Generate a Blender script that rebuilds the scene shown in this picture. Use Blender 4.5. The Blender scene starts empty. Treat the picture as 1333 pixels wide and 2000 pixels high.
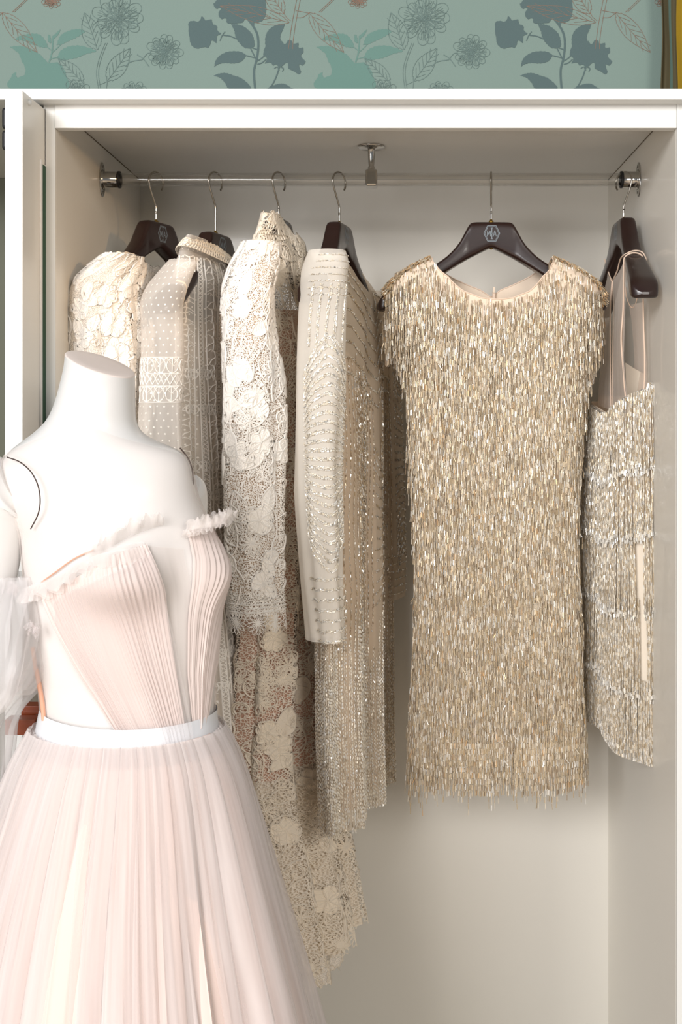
import bpy, math, random
import numpy as np
from mathutils import Vector, Matrix
from mathutils.geometry import tessellate_polygon
random.seed(7); RNG = np.random.RandomState(11)
scn = bpy.context.scene
COL = scn.collection
PI = math.pi
# ---------------------------------------------------------------- camera, light, exposure
FPX, CX, CZ, EYE = 2154.0, 781.0, 798.0, 1.5       # focal length (px), principal point, eye height
cam_d = bpy.data.cameras.new('camera'); cam = bpy.data.objects.new('camera', cam_d); COL.objects.link(cam)
cam.location = (0, 0, EYE); cam.rotation_euler = (PI / 2, 0, 0)
cam_d.sensor_fit = 'VERTICAL'; cam_d.sensor_height = 36; cam_d.sensor_width = 24
cam_d.lens = FPX / 2000 * 36
cam_d.shift_x = -(CX - 666.5) / 2000; cam_d.shift_y = (CZ - 1000) / 2000
cam_d.clip_start = 0.05
scn.camera = cam
scn.view_settings.view_transform = 'Standard'; scn.view_settings.look = 'None'
scn.view_settings.exposure = -0.46; scn.view_settings.gamma = 1.0
scn.view_settings.use_curve_mapping = False
scn.cycles.max_bounces = 10; scn.cycles.transparent_max_bounces = 40
scn.cycles.diffuse_bounces = 4
scn.cycles.caustics_reflective = False; scn.cycles.caustics_refractive = False
world = bpy.data.worlds.new('world'); scn.world = world; world.use_nodes = True
bg = world.node_tree.nodes['Background']
bg.inputs[0].default_value = (0.97, 0.985, 1.0, 1); bg.inputs[1].default_value = 0.32
def area(name, loc, target, sx, sy, power, color):
    d = bpy.data.lights.new(name, 'AREA'); d.shape = 'RECTANGLE'; d.size = sx; d.size_y = sy
    d.energy = power; d.color = color
    o = bpy.data.objects.new(name, d); COL.objects.link(o); o.location = loc
    o.rotation_euler = (Vector(target) - Vector(loc)).to_track_quat('-Z', 'Y').to_euler()
    return o
area('window_light', (-2.0, -3.2, 3.1), (0.0, 2.0, 1.3), 2.2, 1.4, 290, (1.0, 0.985, 0.98))
area('right_fill_light', (2.0, -2.4, 2.7), (-0.1, 1.9, 1.2), 1.4, 1.2, 95, (1.0, 0.95, 0.88))  # added warm fill for right-facing cloth, not an actual ceiling lamp
area('low_fill_light', (-1.7, -2.6, 1.2), (0.3, 2.0, 0.7), 2.0, 1.2, 80, (1.0, 0.985, 0.985))  # added low fill brightening the lower wardrobe inside, not an actual window
sp = bpy.data.lights.new('warm_spot', 'SPOT'); sp.energy = 62; sp.color = (1.0, .60, .26); sp.spot_size = math.radians(15); sp.spot_blend = 1.0; sp.shadow_soft_size = .05  # added off-frame spot that tints the upper left wall orange
so = bpy.data.objects.new('warm_spot', sp); COL.objects.link(so); so.location = (1.0, .25, 1.95)
so.rotation_euler = (Vector((XL_T := -0.535, 1.90, 1.745)) - so.location).to_track_quat('-Z', 'Y').to_euler()

# ---------------------------------------------------------------- materials
MAT = {}
def nodes_of(m): return m.node_tree.nodes, m.node_tree.links
def lin(c):
    return tuple(((x / 12.92) if x <= 0.04045 else ((x + 0.055) / 1.055) ** 2.4) for x in [v / 255 for v in c]) + (1,)
def pmat(name, rgb, rough=0.6, metal=0.0, spec=0.5, bump=None, coat=0, sheen=0, vary=0, sub=0, alpha=None):
    m = bpy.data.materials.new(name); m.use_nodes = True; n, l = nodes_of(m)
    b = n['Principled BSDF']; b.inputs['Base Color'].default_value = lin(rgb)
    b.inputs['Roughness'].default_value = rough; b.inputs['Metallic'].default_value = metal
    b.inputs['Specular IOR Level'].default_value = spec
    if coat: b.inputs['Coat Weight'].default_value = coat; b.inputs['Coat Roughness'].default_value = 0.08
    if sheen: b.inputs['Sheen Weight'].default_value = sheen
    if bump or vary:
        tc = n.new('ShaderNodeTexCoord'); mp = n.new('ShaderNodeMapping'); nz = n.new('ShaderNodeTexNoise')
        sc = bump[2] if bump and len(bump) > 2 else (1, 1, 1)
        mp.inputs['Scale'].default_value = sc
        l.new(tc.outputs['Object'], mp.inputs[0]); l.new(mp.outputs[0], nz.inputs[0])
        nz.inputs['Scale'].default_value = bump[0] if bump else 30; nz.inputs['Detail'].default_value = 3
        if bump:
            bp = n.new('ShaderNodeBump'); bp.inputs['Strength'].default_value = bump[1]; bp.inputs['Distance'].default_value = 0.002
            l.new(nz.outputs[0], bp.inputs['Height']); l.new(bp.outputs[0], b.inputs['Normal'])
        if vary:
            r = n.new('ShaderNodeMapRange'); r.inputs[3].default_value = 1 - vary; r.inputs[4].default_value = 1 + vary
            mx = n.new('ShaderNodeVectorMath'); mx.operation = 'SCALE'; mx.inputs[0].default_value = lin(rgb)[:3]
            l.new(nz.outputs[0], r.inputs[0]); l.new(r.outputs[0], mx.inputs['Scale']); l.new(mx.outputs[0], b.inputs['Base Color'])
    MAT[name] = m; return m
def sheer(name, rgb, opacity, edge=0.35, weave=None, rough=0.8, trans=0.18):
    """see-through woven cloth: transparent holes between diffuse threads, denser when seen edge on"""
    m = bpy.data.materials.new(name); m.use_nodes = True; n, l = nodes_of(m)
    n.remove(n['Principled BSDF']); out = n['Material Output']
    d = n.new('ShaderNodeBsdfDiffuse'); d.inputs[0].default_value = lin(rgb)
    t = n.new('ShaderNodeBsdfTranslucent'); t.inputs[0].default_value = lin(rgb)
    mx = n.new('ShaderNodeMixShader'); mx.inputs[0].default_value = trans
    l.new(d.outputs[0], mx.inputs[1]); l.new(t.outputs[0], mx.inputs[2])
    tr = n.new('ShaderNodeBsdfTransparent'); m2 = n.new('ShaderNodeMixShader')
    lw = n.new('ShaderNodeLayerWeight'); lw.inputs[0].default_value = 0.25
    r = n.new('ShaderNodeMapRange'); r.inputs[3].default_value = opacity; r.inputs[4].default_value = min(1, opacity + edge)
    l.new(lw.outputs['Facing'], r.inputs[0]); fac = r.outputs[0]
    if weave:
        uv = n.new('ShaderNodeTexCoord'); mp = n.new('ShaderNodeMapping'); mp.inputs['Scale'].default_value = (weave[0], weave[0] * weave[1], 1)
        nz = n.new('ShaderNodeTexNoise'); nz.inputs['Scale'].default_value = 1; nz.inputs['Detail'].default_value = 2
        l.new(uv.outputs['UV'], mp.inputs[0]); l.new(mp.outputs[0], nz.inputs[0])
        r2 = n.new('ShaderNodeMapRange'); r2.inputs[1].default_value = .3; r2.inputs[2].default_value = .7
        r2.inputs[3].default_value = 1 - weave[2]; r2.inputs[4].default_value = 1 + weave[2]
        mu = n.new('ShaderNodeMath'); mu.operation = 'MULTIPLY'; mu.use_clamp = True
        l.new(nz.outputs[0], r2.inputs[0]); l.new(fac, mu.inputs[0]); l.new(r2.outputs[0], mu.inputs[1]); fac = mu.outputs[0]
    l.new(fac, m2.inputs[0]); l.new(tr.outputs[0], m2.inputs[1]); l.new(mx.outputs[0], m2.inputs[2])
    l.new(m2.outputs[0], out.inputs[0])
    MAT[name] = m; return m
def lacenet(name, rgb, scale, thick, back=0.12, sc=(1, 1, 1)):
    """thread net: Voronoi cell borders are thread, the cells are holes (UV is in metres)"""
    m = bpy.data.materials.new(name); m.use_nodes = True; n, l = nodes_of(m)
    b = n['Principled BSDF']; b.inputs['Base Color'].default_value = lin(rgb); b.inputs['Roughness'].default_value = .85
    b.inputs['Specular IOR Level'].default_value = .2
    uv = n.new('ShaderNodeTexCoord'); vo = n.new('ShaderNodeTexVoronoi'); vo.feature = 'DISTANCE_TO_EDGE'
    vo.inputs['Scale'].default_value = scale
    mp = n.new('ShaderNodeMapping'); mp.inputs['Scale'].default_value = sc
    l.new(uv.outputs['UV'], mp.inputs[0]); l.new(mp.outputs[0], vo.inputs['Vector'])
    r = n.new('ShaderNodeMapRange'); r.inputs[1].default_value = thick; r.inputs[2].default_value = thick * 1.3
    r.inputs[3].default_value = 1; r.inputs[4].default_value = back
    l.new(vo.outputs['Distance'], r.inputs[0]); l.new(r.outputs[0], b.inputs['Alpha'])
    MAT[name] = m; return m
pmat('wardrobe_white', (226, 226, 223), .42, bump=(60, .08, (1, 1, .1)))
pmat('wardrobe_inside', (232, 228, 219), .38, bump=(400, .03), coat=.25)
pmat('dark_gap', (30, 30, 28), .7)
pmat('seam', (96, 82, 62), .8)
pmat('chrome', (190, 188, 184), .12, 1.0)
pmat('hook_steel', (175, 170, 162), .18, 1.0)
pmat('brass', (170, 140, 70), .3, 1.0)
pmat('black_rubber', (22, 22, 24), .5)
pmat('green_glass', (54, 84, 66), .6, spec=.2)
pmat('olive_inside', (98, 100, 82), .6)
pmat('hanger_wood', (36, 17, 14), .32, coat=.35, vary=.25, bump=(25, .05, (1, 8, 8)))
pmat('logo_grey', (140, 152, 160), .5)
pmat('lamp_socket', (245, 215, 180), .4)
pmat('orange_wood', (150, 66, 24), .35, vary=.12, bump=(30, .1, (1, 1, 6)))
pmat('grey_metal', (140, 138, 130), .35, .8)
pmat('floor_wood', (180, 160, 135), .5, vary=.1)
pmat('wallpaper', (128, 147, 139), .85, bump=(900, .15), vary=.02)
pmat('print_slate', (86, 105, 105), .85, bump=(900, .15))
pmat('print_teal', (104, 137, 128), .85, bump=(900, .15))
pmat('print_line', (104, 124, 120), .85)
pmat('print_rust', (136, 108, 92), .85)
pmat('curtain_brown', (78, 70, 46), .8); pmat('curtain_teal', (70, 92, 84), .8)
pmat('curtain_yellow', (176, 140, 30), .7, vary=.1); pmat('curtain_dark', (50, 54, 40), .8)
pmat('mannequin_white', (230, 228, 226), .33, coat=.2)
pmat('mannequin_cap', (246, 232, 224), .45)
pmat('lining_blush', (234, 212, 203), .7, sheen=.2)
pmat('bodice_blush', (226, 210, 204), .75, sheen=.2)
pmat('satin_white', (232, 234, 238), .35)
pmat('boning_nude', (222, 168, 140), .6)
pmat('joint_shade', (66, 50, 44), .6)  # dark tone standing in for shade in the arm gaps
sheer('tulle_white', (238, 231, 230), .22, .5, None, .8, .35)
sheer('tulle_skirt', (244, 237, 235), .36, .58, (60, .08, .35))
sheer('tulle_fluff', (252, 246, 243), .26, .35)
sheer('tulle_sleeve', (242, 239, 239), .28, .55)
sheer('tulle_illusion', (248, 236, 230), .14, .35)
sheer('dotted_tulle', (254, 247, 239), .46, .4)
sheer('chiffon_beige', (238, 220, 196), .55, .35)
sheer('chiffon_cream', (254, 247, 236), .62, .35)
sheer('nude_mesh', (252, 238, 226), .34, .5)
pmat('lace_white', (250, 244, 236), .85, spec=.15)
pmat('lace_cream', (246, 234, 216), .85, spec=.15)
pmat('lace_ecru', (238, 222, 200), .85, spec=.15)
lacenet('net_white', (251, 246, 238), 300, .11, .04)
lacenet('net_cream', (247, 236, 220), 230, .07, .03)
lacenet('net_fine', (246, 238, 228), 700, .12, .35)
pmat('lining_nude', (226, 184, 160), .8, sheen=.2)
pmat('lining_tan', (222, 196, 170), .8)
pmat('lining_ivory', (246, 233, 214), .8)
pmat('beige_cloth', (240, 220, 198), .8)
pmat('under_gold', (150, 130, 100), .8)
pmat('piping_nude', (240, 214, 192), .7)
for nm, c, ro, me in (('bead_gold', (208, 188, 156), .32, .35), ('bead_champagne', (232, 221, 202), .3, .35), ('bead_white', (250, 246, 238), .22, .3),
                      ('bead_bronze', (182, 161, 136), .4, .4), ('bead_silver', (222, 218, 210), .22, .6), ('bead_amber', (224, 184, 136), .3, .4),
                      ('bead_ivory', (244, 234, 216), .35, .2), ('bead_taupe', (200, 185, 163), .38, .35)):
    pmat(nm, c, ro, me)

# ---------------------------------------------------------------- mesh helpers
def P(px, py, Y):
    px = np.asarray(px, float); py = np.asarray(py, float); Y = np.asarray(Y, float) + 0 * px
    return np.stack([(px - CX) / FPX * Y, Y, EYE + (CZ - py) / FPX * Y], -1)
class MB:
    def __init__(s): s.v = []; s.f = []; s.m = []; s.uv = []; s.sm = []; s.n = 0; s.mats = []
    def mi(s, name):
        if name not in s.mats: s.mats.append(name)
        return s.mats.index(name)
    def add(s, v, f, mat, smooth=True, uv=None):
        v = np.asarray(v, float).reshape(-1, 3); f = np.asarray(f, int)
        if len(f) == 0: return
        s.v.append(v); s.f.append(f + s.n); s.n += len(v)
        if isinstance(mat, str): mm = np.full(len(f), s.mi(mat), int)
        else: mm = np.asarray(mat, int)
        s.m.append(mm); s.sm.append(np.full(len(f), smooth))
        s.uv.append(np.zeros((len(v), 2)) if uv is None else np.asarray(uv, float).reshape(-1, 2))
    def build(s, name, parent=None, loc=None):
        me = bpy.data.meshes.new(name); V = np.concatenate(s.v); UV = np.concatenate(s.uv)
        if loc is not None: V = V - np.asarray(loc, float)
        elif parent is not None:
            q = parent
            while q is not None: V = V - np.array(q.location); q = q.parent
        me.vertices.add(len(V)); me.vertices.foreach_set('co', V.ravel())
        loops = np.concatenate([f.ravel() for f in s.f]); tot = np.concatenate([np.full(len(f), f.shape[1]) for f in s.f])
        st = np.concatenate([[0], np.cumsum(tot)[:-1]])
        me.loops.add(len(loops)); me.loops.foreach_set('vertex_index', loops.astype(np.int32))
        me.polygons.add(len(tot)); me.polygons.foreach_set('loop_start', st.astype(np.int32)); me.polygons.foreach_set('loop_total', tot.astype(np.int32))
        me.polygons.foreach_set('material_index', np.concatenate(s.m).astype(np.int32))
        me.polygons.foreach_set('use_smooth', np.concatenate(s.sm))
        uvl = me.uv_layers.new(name='UVMap'); uvl.data.foreach_set('uv', UV[loops].ravel())
        for k in s.mats: me.materials.append(MAT[k])
        me.update(); me.validate()
        o = bpy.data.objects.new(name, me); COL.objects.link(o)
        if parent is not None: o.parent = parent
        if loc is not None: o.location = loc
        return o
def box(mb, x0, x1, y0, y1, z0, z1, mat, bev=0.0):
    if bev <= 0:
        v = [(x, y, z) for x in (x0, x1) for y in (y0, y1) for z in (z0, z1)]
        mb.add(v, [(0, 1, 3, 2), (4, 6, 7, 5), (0, 4, 5, 1), (2, 3, 7, 6), (0, 2, 6, 4), (1, 5, 7, 3)], mat, False); return
    bmx = __import__('bmesh').new(); import bmesh
    r = bmesh.ops.create_cube(bmx, size=1)
    for q in bmx.verts: q.co = Vector(((x0 + x1) / 2 + q.co.x * (x1 - x0), (y0 + y1) / 2 + q.co.y * (y1 - y0), (z0 + z1) / 2 + q.co.z * (z1 - z0)))
    bmesh.ops.bevel(bmx, geom=bmx.edges[:], offset=bev, segments=2, affect='EDGES', profile=.5)
    bmx.verts.ensure_lookup_table(); vs = [tuple(q.co) for q in bmx.verts]
    for k in (3, 4, 5, 6, 8):
        fs = [[q.index for q in f.verts] for f in bmx.faces if len(f.verts) == k]
        if fs: 
            mb.add(vs, fs, mat, False)
    bmx.free()
def gridfaces(nu, nv, wrap=False):
    i, j = np.meshgrid(np.arange(nv - 1), np.arange(nu if wrap else nu - 1), indexing='ij')
    a = i * nu + j; b = i * nu + (j + 1) % nu
    return np.stack([a, b, b + nu, a + nu], -1).reshape(-1, 4)
def tube(mb, pts, r, mat, n=10, cap=True):
    pts = np.asarray(pts, float); r = np.broadcast_to(np.asarray(r, float), (len(pts),))
    t = np.gradient(pts, axis=0); t /= np.linalg.norm(t, axis=1)[:, None] + 1e-12
    up = np.array([0, 0, 1.0]) if abs(t[0][2]) < .9 else np.array([1.0, 0, 0])
    rings = []; nrm = np.cross(up, t[0]); nrm /= np.linalg.norm(nrm)
    for k in range(len(pts)):
        nrm = nrm - t[k] * np.dot(nrm, t[k]); nrm /= np.linalg.norm(nrm) + 1e-12
        bn = np.cross(t[k], nrm); a = np.arange(n) / n * 2 * PI
        rings.append(pts[k] + r[k] * (np.cos(a)[:, None] * nrm + np.sin(a)[:, None] * bn))
    V = np.concatenate(rings); mb.add(V, gridfaces(n, len(pts), True), mat)
    if cap:
        for k, ring in ((0, rings[0][::-1]), (-1, rings[-1])): mb.add(ring, [list(range(n))], mat, False)
def smoothpts(pts, n=24):
    """Catmull-Rom through points"""
    p = np.asarray(pts, float); q = np.concatenate([[2 * p[0] - p[1]], p, [2 * p[-1] - p[-2]]]); out = []
    m = max(2, n // (len(p) - 1) + 1)
    for i in range(len(p) - 1):
        a, b, c, d = q[i:i + 4]; t = np.linspace(0, 1, m, endpoint=False)[:, None]
        out.append(.5 * ((2 * b) + (c - a) * t + (2 * a - 5 * b + 4 * c - d) * t ** 2 + (3 * b - a - 3 * c + d) * t ** 3))
    out.append(p[-1:]); return np.concatenate(out)
def lathe(mb, prof, origin, axis, mat, n=32, sy=1.0):
    """prof: (radius, height) along axis; sy squashes one radial direction"""
    ax = np.array(axis, float); ax /= np.linalg.norm(ax)
    u = np.cross(ax, [0, 0, 1.0]) if abs(ax[2]) < .9 else np.array([1.0, 0, 0]); u /= np.linalg.norm(u); w = np.cross(ax, u)
    a = np.arange(n) / n * 2 * PI; V = []
    for r, h in prof: V.append(np.array(origin) + ax * h + r * (np.cos(a)[:, None] * u * sy + np.sin(a)[:, None] * w))
    mb.add(np.concatenate(V), gridfaces(n, len(prof), True), mat)
def curve(pts, sm=12):
    p = np.array(sorted(pts), float); xs = np.linspace(p[0, 0] - 100, p[-1, 0] + 100, 800)
    ys = np.interp(xs, p[:, 0], p[:, 1])
    # linear extrapolation
    if len(p) > 1:
        s0 = (p[1, 1] - p[0, 1]) / (p[1, 0] - p[0, 0]); s1 = (p[-1, 1] - p[-2, 1]) / (p[-1, 0] - p[-2, 0])
        ys = np.where(xs < p[0, 0], p[0, 1] + s0 * (xs - p[0, 0]), ys); ys = np.where(xs > p[-1, 0], p[-1, 1] + s1 * (xs - p[-1, 0]), ys)
    dx = xs[1] - xs[0]; w = max(1, int(3 * sm / dx)); k = np.exp(-.5 * (np.arange(-w, w + 1) * dx / max(sm, 1e-3)) ** 2); k /= k.sum()
    if sm > 0: ys = np.convolve(np.pad(ys, w, mode='reflect', reflect_type='odd'), k, 'valid')
    return lambda x: np.interp(x, xs, ys)
CAMP = np.array([0, 0, EYE])
class Drape:
    """closed cloth tube; cross-section an ellipse whose chord runs from the left outline (depth Y0) to the right one (depth Y1)"""
    def __init__(s, L, R, Y0, Y1, th, T, B, rip=None, sm=12, flat=1.0, shape=None):
        s.L = curve(L, sm); s.R = curve(R, sm); s.Y0 = Y0; s.Y1 = Y1; s.Ym = (Y0 + Y1) / 2
        s.th = curve(th, sm) if not np.isscalar(th) else (lambda x, t=th: t + 0 * x)
        s.T = T if callable(T) else (lambda c, f, t=T: t + 0 * c); s.B = B if callable(B) else (lambda c, f, t=B: t + 0 * c)
        s.rip = rip; s.flat = flat; s.shape = shape
        mid = (float(np.mean(s.T(np.zeros(1), -1))) + float(np.mean(s.B(np.zeros(1), -1)))) / 2; s.mid = mid
        A = P(s.L(mid), mid, Y0); Bp = P(s.R(mid), mid, Y1); a = np.hypot(*(Bp - A)[:2]) / 2; b = float(s.th(mid))
        ph = np.linspace(PI / 2, PI / 2 + 2 * PI, 2001); x = a * np.cos(ph); y = b * np.sin(ph)
        d = np.concatenate([[0], np.cumsum(np.hypot(np.diff(x), np.diff(y)))]); s.W = d[-1]; s.tab = d / d[-1]; s.ph = ph
        s.H = (float(np.mean(s.B(np.zeros(1), -1))) - float(np.mean(s.T(np.zeros(1), -1)))) / FPX * s.Ym
        s.sg = -1
    def raw(s, u, v):
        ph = np.interp(np.mod(u, 1.0), s.tab, s.ph); c = np.cos(ph); f = np.sin(ph)
        py = s.T(c, f) + (s.B(c, f) - s.T(c, f)) * v
        A = P(s.L(py), py, s.Y0); Bp = P(s.R(py), py, s.Y1); th = s.th(py)
        ch = (Bp - A) / 2; mid = (A + Bp) / 2; ln = np.hypot(ch[..., 0], ch[..., 1]) + 1e-9
        dx = ch[..., 0] / ln; dy = ch[..., 1] / ln; nx, ny = -dy, dx
        ff = np.sign(f) * np.abs(f) ** s.flat
        ox = c * th; oy = f * ln; q = np.hypot(ox, oy) + 1e-9; ox /= q; oy /= q
        r = s.rip(u, py, ph) if s.rip is not None else 0
        if s.shape is not None: r = r + s.shape(ph, py)
        X = mid[..., 0] + ch[..., 0] * c + nx * th * ff + r * (dx * ox + nx * oy)
        Y = mid[..., 1] + ch[..., 1] * c + ny * th * ff + r * (dy * ox + ny * oy)
        Z = EYE + (CZ - py) / FPX * s.Ym
        return np.stack([X, Y, Z + 0 * X], -1)
    def nrm(s, u, v):
        e = 2e-3; a = s.raw(u + e, v) - s.raw(u - e, v); b = s.raw(u, np.clip(v + e, -1, 2)) - s.raw(u, v - e)
        n = np.cross(a, b) * s.sg; return n / (np.linalg.norm(n, axis=-1, keepdims=True) + 1e-12)
    def pos(s, u, v, h=None):
        u = np.asarray(u, float); v = np.clip(np.asarray(v, float), 0, 1.03)
        p = s.raw(u, v)
        if h is not None: p = p + s.nrm(u, v) * np.asarray(h)[..., None]
        return p
    def uof(s, px, py):
        """front-facing u and v for a picture position (ripples ignored)"""
        px = np.asarray(px, float); py = np.asarray(py, float)
        A = P(s.L(py), py, s.Y0); Bp = P(s.R(py), py, s.Y1); x = (px - CX) / FPX
        # chord point with X/Y = x
        t = (x * A[..., 1] - A[..., 0]) / ((Bp[..., 0] - A[..., 0]) - x * (Bp[..., 1] - A[..., 1]) + 1e-9)
        c = np.clip(2 * t - 1, -.999, .999); ph = 2 * PI - np.arccos(c)
        u = np.interp(ph, s.ph, s.tab); f = np.sin(ph)
        v = (py - s.T(c, f)) / (s.B(c, f) - s.T(c, f)); return u, v
    def mesh(s, mb, mat, nu=160, nv=120, u0=0, u1=1, v0=0, v1=1, h=None):
        wrap = (u0 == 0 and u1 == 1)
        u = np.linspace(u0, u1, nu, endpoint=not wrap); v = np.linspace(v0, v1, nv)
        U, V = np.meshgrid(u, v); p = s.pos(U.ravel(), V.ravel(), None if h is None else np.full(U.size, h))
        f = gridfaces(nu, nv, wrap)
        if s.sg > 0: f = f[:, ::-1]
        mb.add(p, f, mat, True, np.stack([U.ravel() * s.W, V.ravel() * s.H], -1))
def vis(s, c, W, H, lim=-.05):
    u = c[:, 0] / W; v = c[:, 1] / H
    p = s.pos(u, v); n = s.nrm(u, v); d = CAMP - p; d /= np.linalg.norm(d, axis=1)[:, None]
    return (np.sum(n * d, axis=1) > lim)
def stamp(mb, s, lines, w, h, mat, cull=True, base=.0003):
    """thread ribbons along polylines (metres on the cloth), raised by h"""
    lines = [l for l in lines if len(l) > 1]
    if not lines: return
    if cull:
        k = vis(s, np.array([l[len(l) // 2] for l in lines]), s.W, s.H); lines = [l for l, q in zip(lines, k) if q]
    if not lines: return
    Ls = []; F = []; n = 0
    for l in lines:
        l = np.asarray(l, float); t = np.gradient(l, axis=0); t /= np.linalg.norm(t, axis=1)[:, None] + 1e-12
        p = np.stack([-t[:, 1], t[:, 0]], -1) * w / 2
        Ls.append(np.stack([l - p, l, l + p], 1).reshape(-1, 2)); F.append(gridfaces(3, len(l)) + n); n += 3 * len(l)
    Q = np.concatenate(Ls); F = np.concatenate(F); hh = np.tile([base, h, base], len(Q) // 3)
    mb.add(s.pos(Q[:, 0] / s.W, Q[:, 1] / s.H, hh), F, mat, True, Q)
def fills(mb, s, polys, h, mat, cull=True):
    if cull and polys:
        k = vis(s, np.array([np.mean(l, axis=0) for l in polys]), s.W, s.H); polys = [l for l, q in zip(polys, k) if q]
    if not polys: return
    Ls = []; F = []; n = 0; hs = []
    for l in polys:
        l = np.asarray(l, float); c = l.mean(axis=0); m = len(l)
        Ls.append(np.concatenate([[c], l])); hs += [h * 1.6] + [h] * m
        i = np.arange(m); F.append(np.stack([np.zeros(m, int), i + 1, (i + 1) % m + 1], -1) + n); n += m + 1
    Q = np.concatenate(Ls); mb.add(s.pos(Q[:, 0] / s.W, Q[:, 1] / s.H, np.array(hs)), np.concatenate(F), mat, True, Q)
def beads(mb, A, B, r, mats, n=4):
    A = np.asarray(A, float).reshape(-1, 3); B = np.asarray(B, float).reshape(-1, 3); N = len(A)
    if N == 0: return
    t = B - A; t /= np.linalg.norm(t, axis=1)[:, None] + 1e-12
    up = np.where(np.abs(t[:, 2:3]) < .9, np.array([[0, 0, 1.0]]), np.array([[0, 1.0, 0]]))
    a1 = np.cross(up, t); a1 /= np.linalg.norm(a1, axis=1)[:, None]; a2 = np.cross(t, a1)
    rr = np.broadcast_to(np.asarray(r, float), (N,))[:, None]; ro = RNG.rand(N) * PI; ring = []
    for e in (A, B):
        for k in range(n):
            an = ro + k * 2 * PI / n; ring.append(e + rr * (np.cos(an)[:, None] * a1 + np.sin(an)[:, None] * a2))
    V = np.stack(ring, 1).reshape(-1, 3); k = np.arange(n); q = np.stack([k, (k + 1) % n, (k + 1) % n + n, k + n], -1)
    F = (q[None] + (np.arange(N) * 2 * n)[:, None, None]).reshape(-1, 4)
    mi = np.array([mb.mi(x) for x in mats[0]]) if isinstance(mats[0], (list, tuple)) else None
    if mi is None: mm = np.repeat(np.full(N, mb.mi(mats)), n)
    else:
        pk = RNG.choice(len(mi), N, p=np.array(mats[1]) / np.sum(mats[1])); mm = np.repeat(mi[pk], n)
    mb.add(V, F, mm, False)
    caps = np.stack([np.arange(n), np.arange(n)[::-1] + n]); F2 = (caps[None] + (np.arange(N) * 2 * n)[:, None, None]).reshape(-1, n)
def beadline(mb, s, l, step, ln, r, mats, jit=.15, h=.0012, wob=.0006):
    """bugle beads sewn along a polyline on the cloth"""
    l = np.asarray(l, float); d = np.concatenate([[0], np.cumsum(np.linalg.norm(np.diff(l, axis=0), axis=1))])
    t = np.arange(step / 2, d[-1], step)
    if len(t) < 1: return
    def at(q): return np.stack([np.interp(q, d, l[:, 0]), np.interp(q, d, l[:, 1])], -1) 
    A = at(t - ln / 2) + RNG.randn(len(t), 2) * wob; B = at(t + ln / 2) + RNG.randn(len(t), 2) * wob
    k = vis(s, (A + B) / 2, s.W, s.H); A = A[k]; B = B[k]
    if len(A) == 0: return
    beads(mb, s.pos(A[:, 0] / s.W, A[:, 1] / s.H, np.full(len(A), h)), s.pos(B[:, 0] / s.W, B[:, 1] / s.H, h + RNG.rand(len(A)) * .001), r, mats)
def empty(name, loc, label, cat, group=None, rz=0):
    o = bpy.data.objects.new(name, None); COL.objects.link(o); o.location = loc; o.rotation_euler = (0, 0, rz)
    o.empty_display_size = .05; tag(o, label, cat, group); return o
def tag(o, label, cat, group=None):
    o['label'] = label; o['category'] = cat
    if group: o['group'] = group
    return o

# ---------------------------------------------------------------- the setting
XL, XR = -0.535, 0.430          # wardrobe inside
YF, YB = 1.712, 2.272           # wardrobe front plane, inside of back
ZC = EYE + 0.4715               # inside ceiling
YW = 2.31                       # wall behind
mb = MB(); box(mb, -3, 3, -2.5, YW, -.05, 0, 'floor_wood'); fl = mb.build('floor'); fl['kind'] = 'structure'
mb = MB()
Z0, Z1 = 0.0, 3.1
box(mb, -3, 3, YW, YW + .1, Z0, Z1, 'wallpaper')
DYW = [0]
def wall2(pts, off=0): q = P(np.array(pts)[:, 0], np.array(pts)[:, 1] + DYW[0], YW); q[:, 1] = YW - off; return q
WN = [0]
def wfill(pts, mat, off=.0006):
    WN[0] += 1; off = off + .000012 * (WN[0] % 14)
    q = wall2(pts, off); n = len(q); a = np.array(pts); 
    tri = tessellate_polygon([[Vector((x, -y, 0)) for x, y in a]]); mb.add(q, tri, mat, False)
LN = [0]
def wline(pts, w, mat, off=.0010, n=18):
    LN[0] += 1; off = off + .000006 * (LN[0] % 40); w = np.asarray(w) * .8
    a = smoothpts(pts, n) if len(pts) > 2 else np.array(pts, float)
    t = np.gradient(a, axis=0); t /= np.linalg.norm(t, axis=1)[:, None] + 1e-9; p = np.stack([-t[:, 1], t[:, 0]], -1)
    ww = np.broadcast_to(np.asarray(w, float), (len(a),))[:, None] / 2
    q = np.stack([wall2(a - p * ww, off), wall2(a + p * ww, off)], 1).reshape(-1, 3); mb.add(q, gridfaces(2, len(a))[:, ::-1], mat, False)
def serr(pts, amp=1.0, n=60):
    a = smoothpts(list(pts) + [pts[0]], n); t = np.gradient(a, axis=0); t /= np.linalg.norm(t, axis=1)[:, None] + 1e-9
    p = np.stack([-t[:, 1], t[:, 0]], -1); k = np.arange(len(a)); return a + p * (amp * ((k % 3) / 2 - .5))[:, None]
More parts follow.
